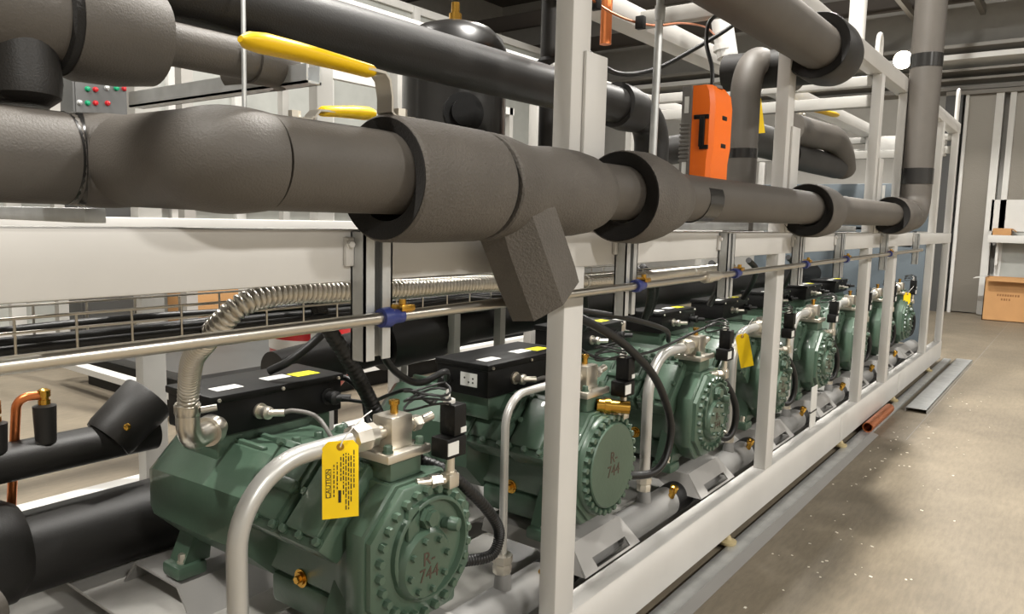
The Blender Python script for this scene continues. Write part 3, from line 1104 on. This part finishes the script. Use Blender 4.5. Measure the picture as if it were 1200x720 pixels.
# ------------------------------------------------------------------ flexible steel conduit
T = thing('flexible_conduit', 'silver corrugated conduit curving up from the nearest terminal box', 'conduit', (1.2, .6, 1.0))
base = smooth_path([(1.062, .665, .965), (1.052, .64, 1.02), (1.028, .59, 1.075), (.992, .51, 1.135), (.965, .41, 1.19), (.962, .335, 1.243), (.988, .305, 1.28), (1.049, .3, 1.298),
                    (1.144, .3, 1.302), (1.275, .3, 1.296), (1.5, .3, 1.29), (1.85, .3, 1.285), (2.3, .33, 1.262), (2.9, .35, 1.25), (3.5, .37, 1.25), (4.2, .4, 1.25)], 10)
# resample evenly so the corrugations have one pitch
L = [0]
for a, b in zip(base[:-1], base[1:]):
    L.append(L[-1] + (b - a).length)
pitch = .0145
n = int(L[-1] / (pitch / 4))
pts, j = [], 0
for i in range(n):
    s = L[-1] * i / (n - 1)
    while j < len(L) - 2 and L[j + 1] < s:
        j += 1
    f = (s - L[j]) / max(1e-6, L[j + 1] - L[j])
    pts.append(base[j].lerp(base[j + 1], f))
mb = MB()
mb.tube(pts, .025, 18, rad=lambda i, n: (.0195, .0265, .028, .0265)[i % 4])
mb.build('corrugated_sleeve', 'steel', T, smooth=80)
mb = MB()
mb.tube(fillet([(1.062, .665, .985), (1.064, .668, .875), (1.21, .765, .872)], .06, 12), .031, 20)
mb.lathe((1.155, .729, .873), (.83, .55, 0), [(0, .03), (.0, .042), (.012, .044), (.03, .044), (.03, .03)], 24)
mb.lathe((1.062, .665, .95), (0, 0, 1), [(0, .031), (.01, .034), (.03, .034), (.035, .028)], 20)
mb.cyl((1.085, .64, .965), (1.12, .62, .97), .009)
mb.build('elbow_connector', 'steel', T)
for s in (430, 560, 700, 860, 1000, 1140):
    if s + 6 < len(pts):
        mb = MB()
        mb.tube(pts[s:s + 5], .0275, 18)
        mb.build('cable_tie', 'wire_white', T)

# ------------------------------------------------------------------ wire mesh tray and cables in it
T = thing('wire_cable_tray', 'wire mesh cable tray hanging under the middle beam', 'tray', (1, .45, 1.2))
ty0, ty1, tz0, tz1 = .36, .56, 1.205, 1.285
for y, z in ((ty0, tz1), (ty0, 1.258), (ty0, tz0), (ty0 + .05, tz0), (ty0 + .1, tz0), (ty0 + .15, tz0), (ty1, tz0), (ty1, 1.258), (ty1, tz1)):
    MB().cyl((-.3, y, z), (3.4, y, z), .0028, seg=8).build('long_wire', 'steel', T)
x = -.2
while x < 3.4:
    MB().tube(fillet([(x, ty0, tz1), (x, ty0, tz0), (x, ty1, tz0), (x, ty1, tz1)], .008, 3), .0026, 6).build('cross_wire', 'steel', T)
    x += .108
for i, (y, z, r) in enumerate(((.40, 1.218, .010), (.44, 1.222, .0135), (.49, 1.220, .012), (.47, 1.243, .009))):
    pts = smooth_path([(-.3 + .37 * q, y + random.uniform(-.012, .012), z + random.uniform(-.003, .008)) for q in range(11)], 5)
    o = MB().tube(pts, r, 10).build('cable', 'rubber', None)
    tag(o, 'black cable lying in the wire tray under the middle beam', 'cable', 'black cables in the tray')

# ------------------------------------------------------------------ hoses and cables
def hose(label, pts, r, m='rubber', ribbed=False, name='hose', group=None, n=10):
    p = smooth_path(pts, n)
    mb = MB()
    if ribbed:
        L = sum((b - a).length for a, b in zip(p[:-1], p[1:]))
        p = smooth_path(pts, max(8, int(L / .0035 / (len(pts) - 1))))
        mb.tube(p, r, 14, rad=lambda i, n: r * (1.06 if i % 3 else .93))
    else:
        mb.tube(p, r, 12)
    o = mb.build(name, m, None, smooth=60)
    return tag(o, label, 'hose' if name == 'hose' else 'cable', group)


hose('black ribbed hose running down from the tray behind the nearest discharge valve',
     [(1.22, .42, 1.28), (1.27, .4, 1.27), (1.32, .42, 1.2), (1.42, .42, 1.06), (1.505, .42, .92), (1.56, .42, .82), (1.6, .44, .7)], .021, ribbed=True)
hose('black ribbed hose looping out beside the nearest end cover',
     [(1.47, .26, .83), (1.53, .17, .79), (1.63, .15, .70), (1.735, .16, .60), (1.775, .16, .53), (1.74, .16, .475), (1.66, .19, .475), (1.58, .22, .49)], .0165, ribbed=True)
hose('smooth black hose sweeping down in front of the third compressor',
     [(1.9, .4, 1.22), (2.08, .2, 1.2), (2.2, .1, 1.14), (2.42, .09, 1.04), (2.64, .08, .89), (2.77, .07, .70), (2.75, .07, .57), (2.65, .08, .515), (2.5, .14, .53), (2.44, .22, .55)], .0155)
hose('black cable running from the beam to the third discharge valve',
     [(2.05, .3, 1.19), (2.25, .25, 1.18), (2.6, .2, 1.12), (2.95, .2, 1.04), (3.1, .25, .97)], .011, name='cable')
hose('black cable crossing from the tray down behind the nearest terminal box',
     [(1.66, .7, 1.22), (1.62, .72, 1.16), (1.56, .74, 1.10), (1.48, .78, 1.03), (1.44, .84, .99)], .014, name='cable')
hose('black cable hanging from the tube and curving into the second terminal box',
     [(1.58, .5, 1.2), (1.6, .5, 1.12), (1.62, .5, 1.05), (1.69, .5, .985), (1.78, .5, .95), (1.95, .55, .955), (2.06, .64, .9)], .0115, name='cable')
hose('thin dark cable from the nearest terminal box over to its pressure switch',
     [(1.62, .7, .89), (1.6, .55, .91), (1.56, .42, .96), (1.52, .3, 1.0), (1.5, .2, .985), (1.48, .16, 1.0)], .006, name='cable')
hose('black cable dropping from the right end of the nearest terminal box',
     [(1.68, .85, .92), (1.72, .8, .93), (1.74, .74, .88), (1.73, .7, .79)], .011, name='cable')
hose('grey lead from the silver connector on the nearest terminal box',
     [(1.385, .7, .89), (1.4, .66, .9), (1.42, .58, .89), (1.42, .5, .83)], .007, 'grey_plastic', name='cable')
hose('grey lead curving from the silver connector on the second terminal box',
     [(2.3, .41, .89), (2.33, .38, .9), (2.37, .36, .87), (2.38, .35, .82)], .008, 'grey_plastic', name='cable')
hose('thin cable arching over to the pressure switch of the third compressor',
     [(2.4, .4, 1.1), (2.55, .3, .96), (2.9, .25, .94), (3.2, .2, .99), (3.42, .16, 1.03)], .006, name='cable')
names = ['between the third compressor and the second post', 'right of the second post', 'left of the third tall post', 'right of the third tall post', 'right of the fourth tall post', 'at the farthest compressor']
for i in range(2, 8):
    cx = CX[i]
    hose('black hose loop hanging ' + names[i - 2],
         [(cx + .1, .26, .8), (cx + .17, .16, .74), (cx + .25, .12, .62), (cx + .27, .12, .5), (cx + .22, .14, .44), (cx + .15, .2, .47)], .017, group='black hose loops by the compressors')
for i, (a, b, cx) in enumerate(((2.75, .5, 'second'), (3.3, .45, 'third'), (3.55, .55, 'fourth'), (4.3, .5, 'fourth'), (4.9, .5, 'fifth'), (5.7, .5, 'sixth'))):
    hose('black corrugated cable slanting down from the beam towards the %s terminal box%s' % (cx, ', nearer one' if i == 2 else ''),
         [(a - .15, b, 1.27), (a, b, 1.2), (a + .2, b + .1, 1.08), (a + .35, b + .2, .98)], .019, ribbed=i < 3, name='cable', group='black cables under the middle beam')
hose('black cable slung loosely under the upper beam to the inclined pipe',
     [(2.25, .2, 2.06), (2.45, .2, 2.02), (2.7, .18, 2.07), (3.0, .15, 2.2), (3.3, .1, 2.36), (3.5, .1, 2.5)], .009, name='cable')
hose('black cable plugged into the top of the orange case',
     [(2.80, -.02, 2.0), (2.81, -.01, 2.08), (2.84, .03, 2.18), (2.93, .06, 2.28), (3.1, .08, 2.35), (3.4, .08, 2.41)], .008, name='cable')

# ------------------------------------------------------------------ yellow tags
def caution_tag(label, c, ux, uy, w, h, writing=True):
    T = thing('caution_tag', label, 'tag', c)
    c = Vector(c)
    ux, uy = Vector(ux).normalized(), Vector(uy).normalized()
    nz = ux.cross(uy)
    mb = MB()
    poly = [(-w / 2, -h), (w / 2, -h), (w / 2, -.015), (w / 2 - .013, 0), (-w / 2 + .013, 0), (-w / 2, -.015)]
    mb.prism(poly, lambda u, v, a: c + ux * u + uy * v + nz * a, -.0006, .0006)
    mb.build('card', 'tag', T)
    MB().lathe(c + uy * -.014 + nz * .0003, nz, [(0, .003), (0, .009), (.0016, .009), (.0016, .003)], 16, cap=False).build('eyelet', 'brass', T)
    MB().tube(smooth_path([c + uy * -.014 + nz * .002, c + uy * .008 + nz * .006 + ux * .01, c + uy * .05 + ux * .05 + nz * .004, c + uy * .065 + ux * .075 + nz * -.01], 5), .0016, 6).build('string', 'wire_white', T)
    if writing:
        zo = .0012
        f = lambda u, v: c + ux * u + uy * v + nz * zo
        mb = MB()
        # framed word, reading up the card
        for (u0, u1, v0, v1) in ((-w * .40, -w * .39, -h * .72, -h * .36), (-w * .26, -w * .25, -h * .72, -h * .36), (-w * .40, -w * .25, -h * .725, -h * .72), (-w * .40, -w * .25, -h * .36, -h * .355)):
            p = [f(u0, v0), f(u1, v0), f(u1, v1), f(u0, v1)]
            mb.loft([p, [q + nz * .0004 for q in p]])
        rnd = random.Random(3)
        for li, (u, va, vb) in enumerate(((-.19, -.72, -.3), (-.1, -.62, -.27), (0.0, -.52, -.2), (.07, -.7, -.17), (.14, -.9, -.16), (.21, -.9, -.17), (.28, -.8, -.2), (.36, -.62, -.13))):
            v = va
            while v < vb:
                ln = rnd.uniform(.02, .07)
                p = [f(u * w, v * h), f((u + .028) * w, v * h), f((u + .028) * w, min(v + ln, vb) * h), f(u * w, min(v + ln, vb) * h)]
                mb.loft([p, [q + nz * .0004 for q in p]])
                v += ln + .018
        p = [f(-.06 * w, -.8 * h), f(.02 * w, -.8 * h), f(.02 * w, -.64 * h), f(-.06 * w, -.64 * h)]
        mb.loft([p, [q + nz * .0004 for q in p]])
        mb.build('printed_lines', 'ink', T)
        o = f(-w * .325, -h * .54)
        text_mesh('CAUTION', h * .085, basis(o, uy, -ux), 'ink', 'printed_word', T, .0003)
    return T


caution_tag('yellow caution tag hanging on the bent silver pipe of the nearest compressor', (1.165, .175, .955), (.77, -.62, .04), (.05, .06, 1), .085, .185)
caution_tag('narrow yellow tag hanging left of the second post over the fourth compressor', (3.82, .18, .93), (.5, -.6, .2), (-.35, .1, 1), .07, .19, False)
caution_tag('tiny yellow tag on the farthest compressor', (8.15, .14, .88), (.77, -.62, 0), (0, 0, 1), .08, .17, False)
caution_tag('yellow tag seen just right of the front post above the big pipe', (2.72, .55, 1.83), (.8, -.6, .0), (.3, .1, 1), .07, .13, False)
caution_tag('yellow ribbon tag tied above the elbow pipe behind the orange case', (4.6, .45, 2.26), (.6, -.6, .1), (-.25, .1, 1), .04, .22, False)

# ------------------------------------------------------------------ orange detector case on the frame
OC = thing('orange_case', 'bright orange plastic case with a grey ribbed side standing on the big pipe', 'case', (2.8, .03, 1.68))
mb = MB()
rings = []
for z, sx, sy in ((1.652, 0, 0), (1.72, 0, 0), (1.78, .004, .006), (1.93, .004, .006), (1.975, 0, 0), (2.0, -.035, -.012)):
    rings.append([Vector(p) for p in ((2.715, .02, z), (2.715, -.045 - sy, z), (2.73, -.06 - sy, z), (2.89 + sx, -.06 - sy, z), (2.915 + sx, -.04 - sy, z), (2.915 + sx, .02, z))])
mb.loft(rings)
mb.build('shell', 'orange', OC, smooth=20)
mb = MB()
mb.box(2.705, 2.92, .018, .058, 1.655, 2.0, bev=.005)
for i in range(10):
    mb.box(2.700, 2.925, .02, .06, 1.72 + i * .015, 1.728 + i * .015, bev=.002)
lab(mb.build('ribbed_back', 'grey_plastic', OC), 'grey ribbed back')
for z0, z1 in ((1.67, 1.72), (1.90, 1.96)):
    MB().box(2.7035, 2.706, .028, .045, z0, z1).build('sticker', 'white_label', OC)
mb = MB()
mb.box(2.708, 2.717, -.05, .008, 1.876, 1.892, bev=.002)
mb.box(2.704, 2.717, -.036, -.016, 1.775, 1.884, bev=.002)
mb.box(2.708, 2.717, -.052, -.018, 1.765, 1.781, bev=.002)
lab(mb.build('latch', 'black', OC), 'black latch')
for z in (1.785, 1.888):
    MB().box(2.80, 2.845, -.068, -.058, z - .008, z + .008, bev=.002).build('vent_slot', 'black', OC)
MB().lathe((2.80, -.02, 1.995), (0, 0, 1), [(0, .04), (.012, .036), (.014, .02)], 20).build('top_cap', 'grey_plastic', OC)

# ------------------------------------------------------------------ bits above: conduit, copper, white pipe, strut
T = thing('steel_conduit', 'slim upright steel conduit between the front post and the orange case', 'conduit', (2.47, .04, 1.5))
MB().cyl((2.45, .04, 1.5), (2.47, .04, 3.2), .0135, seg=16).build('tube', 'galv', T)
MB().lathe((2.46, .04, 2.18), (0, 0, 1), [(0, .0135), (0, .018), (.05, .018), (.05, .0135)], 16).build('coupling', 'galv', T)
T = thing('copper_riser', 'upright bare copper pipe high up behind the slim steel conduit', 'pipe', (3.0, .5, 2.2))
MB().cyl((3.05, .6, 2.28), (3.05, .6, 3.2), .026, seg=18).build('tube', 'copper', T)
T = thing('copper_drop', 'short copper pipe seen under the upper beam right of the front post', 'pipe', (3.6, 1.1, 1.9))
MB().cyl((3.6, 1.1, 1.7), (3.6, 1.1, 2.2), .03, seg=18).build('tube', 'copper', T)
T = thing('copper_capillary', 'thin copper line clipped along the upper cross beam', 'pipe', (3, .3, 2.35))
MB().tube(smooth_path([(2.3, .3, 2.3), (2.6, .3, 2.27), (3.0, .35, 2.32), (3.4, .4, 2.42), (3.9, .5, 2.52), (4.3, .6, 2.56)], 6), .005, 8).build('tube', 'copper', T)
for x, z in ((2.45, 2.285), (2.8, 2.29)):
    MB().box(x, x + .03, .285, .32, z - .03, z + .02, bev=.003).build('clip', 'black', T)
T = thing('white_pipe', 'white capped vent pipe standing above the upper rail near the third post', 'pipe', (5.1, .2, 2.64))
MB().cyl((5.15, .05, 2.64), (5.15, .05, 3.4), .05, seg=20).build('tube', 'white', T)
T = thing('white_elbow', 'white insulated pipe end under the inclined pipe', 'pipe', (4.2, .45, 2.5))
mb = MB()
mb.cyl((4.35, .6, 2.68), (4.35, .55, 2.45), .06, seg=20)
mb.lathe((4.35, .57, 2.52), (0, -.1, -1), [(0, .06), (0, .066), (.03, .066), (.03, .06)], 20)
mb.build('tube', 'white', T)
T = thing('strut_bar', 'galvanised strut bar crossing behind the long yellow lever', 'strut', (1.09, .5, 1.8))
mb = MB()
mb.box(1.085, 1.09, .19, .97, 1.775, 1.816)
mb.box(1.085, 1.126, .19, .97, 1.775, 1.78)
mb.box(1.121, 1.126, .19, .97, 1.775, 1.816)
mb.build('channel', 'galv', T)
T = thing('threaded_rod', 'thin threaded rod hanging behind the long yellow lever', 'rod', (1.0, .2, 1.7))
mb = MB()
mb.cyl((.97, .25, 1.655), (.975, .25, 2.6), .005, seg=8)
mb.build('rod', 'galv', T)
T = thing('hidden_lever_valve', 'second yellow lever valve peeking out behind the big pipe', 'valve', (1.05, .1, 1.66))
mb = MB()
mb.cyl((1.0, .12, 1.5), (1.0, .12, 1.62), .03)
mb.build('valve_body', 'nickel', T)
lever(T, 1.0, .12, 1.672, (1, -.02, .0), .16, .025, .9)

# ------------------------------------------------------------------ black receiver vessel
T = thing('receiver_vessel', 'tall black domed pressure vessel behind the pipes left of the front post', 'tank', (2.75, 1.15, .3))
mb = MB()
mb.lathe((2.77, 1.25, 1.05), (0, 0, 1), [(0, .2), (.02, .245), (1.18, .245)], 48)
mb.build('shell', 'vessel', T)
mb = MB()
mb.lathe((2.77, 1.25, 2.22), (0, 0, 1), [(0, .25), (.035, .252), (.05, .245), (.1, .225), (.15, .17), (.175, .09), (.18, .02)], 48)
dm = mb.build('dome', 'vessel', T)
lab(MB().lathe((2.77, 1.25, 2.39), (0, 0, 1), [(0, .03), (.05, .03), (.05, .02), (.1, .02)], 14).build('top_valve', 'brass', dm), 'brass top valve')
MB().lathe((2.60, 1.05, 1.95), (-.6, -.8, 0), [(0, .09), (.03, .09), (.03, .06), (.06, .06)], 24).build('sight_glass', 'black', T)
mb = MB()
for x in (2.60, 2.94):
    for y in (1.08, 1.42):
        mb.box(x - .02, x + .02, y - .02, y + .02, .5, 1.1)
mb.box(2.57, 2.97, 1.05, 1.45, .5, .52)
mb.build('stand', 'paint_dull', T)
T = thing('side_pipe', 'black upright pipe with a grey fitting between the vessel and the front post', 'pipe', (2.9, .9, 1.4))
mb = MB()
mb.cyl((3.12, .95, 1.2), (3.12, .95, 2.6), .045, seg=20)
mb.lathe((3.12, .95, 2.15), (0, 0, 1), [(0, .045), (.02, .065), (.1, .065), (.12, .045)], 20)
mb.build('pipe_run', 'foam_black', T)
mb = MB()
mb.lathe((3.08, .9, 2.2), (-.6, -.8, 0), [(0, .03), (.05, .03), (.06, .02)], 16)
mb.build('fitting', 'white_label', T)

# ------------------------------------------------------------------ neighbouring equipment behind
NR = thing('neighbour_skid', 'second grey equipment skid standing on the floor beyond the rack', 'frame', (2.8, 4.2, 0))
mb = MB()
mb.box(2.75, 9, 3.6, 3.7, .17, .22)
mb.box(2.75, 9, 5.6, 5.7, .17, .22)
mb.box(2.75, 2.85, 3.6, 5.7, .17, .22)
mb.build('base_rail', 'white', NR)
MB().box(2.95, 8.9, 3.75, 5.55, .0, .235).build('shade_block', 'black', NR)  # black block added to stand for the shadow under the skid's base rails
for x in (2.76, 5, 7, 8.9):
    for y in (3.62, 5.6):
        mb = MB()
        mb.box(x, x + .08, y, y + .08, .22, 3.1)
        mb.build('upright', 'paint_dull', NR)
mb = MB()
mb.box(2.75, 9, 3.62, 3.7, 3.0, 3.1)
mb.box(2.75, 9, 5.6, 5.68, 3.0, 3.1)
mb.build('top_rail', 'white', NR)
mb = MB()
mb.box(2.95, 8.8, 3.9, 5.5, .24, .3)
mb.build('floor_plate', 'dark_panel', NR)
T = thing('red_tank', 'red enamelled round-bottomed tank with a grey band behind the rack', 'tank', (3.3, 3.0, .2))
mb = MB()
mb.lathe((3.3, 3.0, .26), (0, 0, 1), [(0, .04), (.01, .13), (.05, .2), (.11, .25), (.2, .27), (.8, .27), (.9, .24), (.97, .14), (1.0, .03)], 40)
mb.build('shell', 'red', T)
MB().lathe((3.3, 3.0, .6), (0, 0, 1), [(0, .271), (0, .275), (.07, .275), (.07, .271)], 40).build('band', 'paint', T)
mb = MB()
for a in range(3):
    x, y = 3.3 + .2 * math.cos(a * 2.1), 3 + .2 * math.sin(a * 2.1)
    mb.box(x - .02, x + .02, y - .02, y + .02, 0, .4)
mb.build('legs', 'black', T)

CP = thing('control_cabinet', 'dark control cabinet with green and red indicator lamps at upper left', 'cabinet', (4.0, 7.4, 0))
mb = MB()
mb.box(3.68, 4.5, 7.32, 7.7, .2, 3.05, bev=.01)
mb.box(3.7, 4.45, 7.35, 7.65, 0, .2)
mb.build('cabinet_body', 'dark_panel', CP)
MB().box(3.7, 4.48, 7.298, 7.322, .25, 3.0, bev=.005).build('cabinet_door', 'dark_panel', CP)
for x, z, mm in ((3.82, 2.75, 'led_green'), (3.90, 2.755, 'led_red'), (3.815, 2.605, 'led_green'), (3.895, 2.615, 'led_red'), (4.02, 2.63, 'led_red'), (4.12, 2.80, 'led_green'), (4.205, 2.81, 'led_red'),
                 (4.02, 2.79, 'galv'), (3.735, 2.6, 'galv')):
    o = MB().lathe((x, 7.3, z), (0, -1, 0), [(0, .028), (.01, .028), (.01, .024), (.03, .022), (.036, .012)], 14).build('indicator_lamp' if mm != 'galv' else 'selector_switch', mm, CP)
    lab(o, {'led_green': 'green lamp', 'led_red': 'red lamp', 'galv': 'silver selector switch'}[mm])
T = thing('wall_cabinet', 'pale grey panelled enclosure standing behind the pipes at upper left', 'cabinet', (5, 8, 0))
mb = MB()
mb.box(2.2, 14, 7.9, 9.2, .1, 4.9, bev=.01)
mb.build('cabinet_body', 'panel_grey', T)
for x in (2.3, 3.2, 4.55, 5.0, 5.9, 7.4, 9.2, 11, 13):
    MB().box(x, x + .14, 7.82, 7.91, .1, 4.9, bev=.004).build('panel_rib', 'white', T)
for z in (.1, 2.45, 4.8):
    MB().box(2.2, 14, 7.85, 7.91, z, z + .12, bev=.004).build('cross_rib', 'white', T)
mb = MB()
mb.box(2.3, 13.9, 8.0, 9.1, 0, .1)
mb.build('plinth', 'dark_panel', T)
T = thing('stacked_carton', 'brown carton standing on the floor far behind the wire tray', 'box', (3.8, 7.2, 0))
mb = MB()
mb.box(4.6, 5.3, 6.9, 7.25, 0, 1.1, bev=.005)
mb.build('carton', 'card', T)
mb = MB()
mb.prism([(6.9, 1.1), (6.75, 1.05), (6.75, 1.06), (6.9, 1.115)], lambda u, v, a: Vector((a, u, v)), 4.62, 5.28)
mb.build('flap', 'card', T)
T = thing('end_cabinet', 'blue-grey steel cabinet closing the far end of the rack', 'cabinet', (9.2, 1.1, .26))
mb = MB()
mb.box(9.12, 9.4, .16, 2.0, .26, 1.34, bev=.008)
mb.box(9.12, 9.4, .16, 2.0, 1.47, 1.98, bev=.008)
mb.box(9.12, 9.4, .3, 1.9, 1.3, 1.5)
mb.build('cabinet_body', 'blue_grey', T)
for y in (.6, 1.3):
    MB().box(9.105, 9.121, y, y + .03, 1.5, 1.96, bev=.002).build('panel_seam', 'paint_dull', T)

# ------------------------------------------------------------------ floor items
T = thing('floor_channel', 'long galvanised strip lying on the floor under the lower rail', 'channel', (4, -.03, 0))
mb = MB()
mb.box(.6, 9.95, -.075, .0, .002, .02, bev=.002)
mb.build('web', 'galv', T)
mb = MB()
mb.prism([(-.075, .019), (-.118, .003), (-.118, .0005), (-.075, .0005)], lambda u, v, a: Vector((a, u, v)), .6, 5.9)
mb.build('lip', 'bracket', T)
T = thing('floor_channel', 'wide galvanised channel lying beside the floor strip at the far end', 'channel', (8, -.2, 0))
mb = MB()
mb.box(6.87, 9.96, -.285, -.125, .03, .033)
mb.box(6.87, 9.96, -.285, -.28, .0, .033)
mb.box(6.87, 9.96, -.13, -.125, .0, .033)
mb.build('folded_sheet', 'galv', T)
T = thing('copper_offcut', 'short cut length of copper pipe lying on the floor strip', 'pipe', (5.2, -.06, .02))
mb = MB()
mb.lathe((5.86, -.05, .056), (1, .0, 0), [(0, .03), (0, .036), (.76, .036), (.76, .03), (.0, .03)], 28, cap=False)
mb.build('tube', 'copper', T)
T = thing('card_strip', 'white card strip zip-tied inside the rail near the second post', 'card', (4.75, .12, .26))
mb = MB()
mb.box(4.72, 4.84, .05, .056, .258, .52, bev=.002)
mb.build('card', 'white', T)
MB().box(4.715, 4.845, .047, .059, .36, .368).build('cable_tie', 'rubber', T)
mb = MB()
rnd = random.Random(11)
for i in range(120):
    x = rnd.uniform(2.3, 8)
    y = -.13 - abs(rnd.gauss(0, .22)) - rnd.random() * .1
    if i > 95:
        y = rnd.uniform(-2.2, -.2)
    s = rnd.uniform(.0015, .0045)
    a = rnd.uniform(0, PI)
    mb.box(-s * rnd.uniform(1, 3), s, -s, s, .0005, .002 + s * .3, mx=Matrix.Translation((x, y, 0)) @ Matrix.Rotation(a, 4, 'Z'))
tag(mb.build('swarf', 'debris', None), 'fine white scraps and shavings scattered on the floor by the rack', 'scraps', kind='stuff')

BX = thing('cardboard_box', 'large open cardboard box standing on the floor by the far wall', 'box', (15.4, -.3, 0))
mb = MB()
bx0, bx1, by0, by1, bh = 15.0, 15.6, -1.1, .11, .72
for q in ((bx0, bx0 + .012, by0, by1, 0, bh), (bx1 - .012, bx1, by0, by1, 0, bh), (bx0, bx1, by0, by0 + .012, 0, bh), (bx0, bx1, by1 - .012, by1, 0, bh), (bx0, bx1, by0, by1, 0, .012)):
    mb.box(*q)
mb.build('carton', 'card', BX)
mb = MB()
mb.prism([(bx0, bh), (bx0 - .16, bh - .05), (bx0 - .16, bh - .04), (bx0, bh + .012)], lambda u, v, a: Vector((u, a, v)), by0 + .02, by1 - .05)
mb.build('flap', 'card', BX)
mb = MB()
mb.prism([(by1, bh), (by1 + .18, bh - .03), (by1 + .18, bh - .02), (by1, bh + .012)], lambda u, v, a: Vector((a, u, v)), bx0 + .05, bx1 - .05)
mb.build('flap', 'white', BX)
mb = MB()
rnd = random.Random(5)
for j, (n, yy) in enumerate(((9, -.08), (4, -.14))):
    for i in range(n):
        y = yy - i * .036
        mb.box(bx0 - .001, bx0, y - rnd.uniform(.018, .028), y, .42 - j * .07, .455 - j * .07)
mb.build('printed_lines', 'card_ink', BX)
T = thing('wall_shelf', 'white shelf fixed on the far wall above the large carton', 'shelf', (15.8, -.4, 1.35))
mb = MB()
mb.box(15.55, 15.97, -1.3, .18, 1.3, 1.43, bev=.004)
mb.build('board', 'white', T)
mb = MB()
mb.box(15.75, 15.95, .02, .06, .9, 1.3)
mb.box(15.75, 15.95, -1.2, -1.16, .9, 1.3)
mb.build('bracket', 'white', T)
T = thing('small_carton', 'small brown carton lying on the white wall shelf', 'box', (15.7, .05, 1.43))
mb = MB()
mb.box(15.62, 15.9, -.15, .12, 1.431, 1.55, bev=.004)
mb.build('carton', 'card', T)
mb = MB()
mb.prism([(-.15, 1.55), (-.22, 1.5), (-.22, 1.49), (-.15, 1.54)], lambda u, v, a: Vector((a, u, v)), 15.63, 15.88)
mb.build('flap', 'card', T)
LP = thing('flood_lamp', 'glowing round lamp shining high on the far wall', 'lamp', (16.1, 1.75, 4.56))
mb = MB()
mb.cyl((16.2, 1.75, 4.56), (15.7, 1.75, 4.56), .04)
mb.lathe((15.7, 1.75, 4.56), (-1, -.1, -.15), [(0, .05), (.1, .06), (.15, .14), (.28, .16)], 20)
mb.build('housing', 'white', LP)
mb = MB()
mb.lathe((15.43, 1.723, 4.52), (-1, -.1, -.15), [(0, .155), (.03, .15), (.06, .1), (.07, .01)], 20)
mb.build('lens', 'lamp', LP)
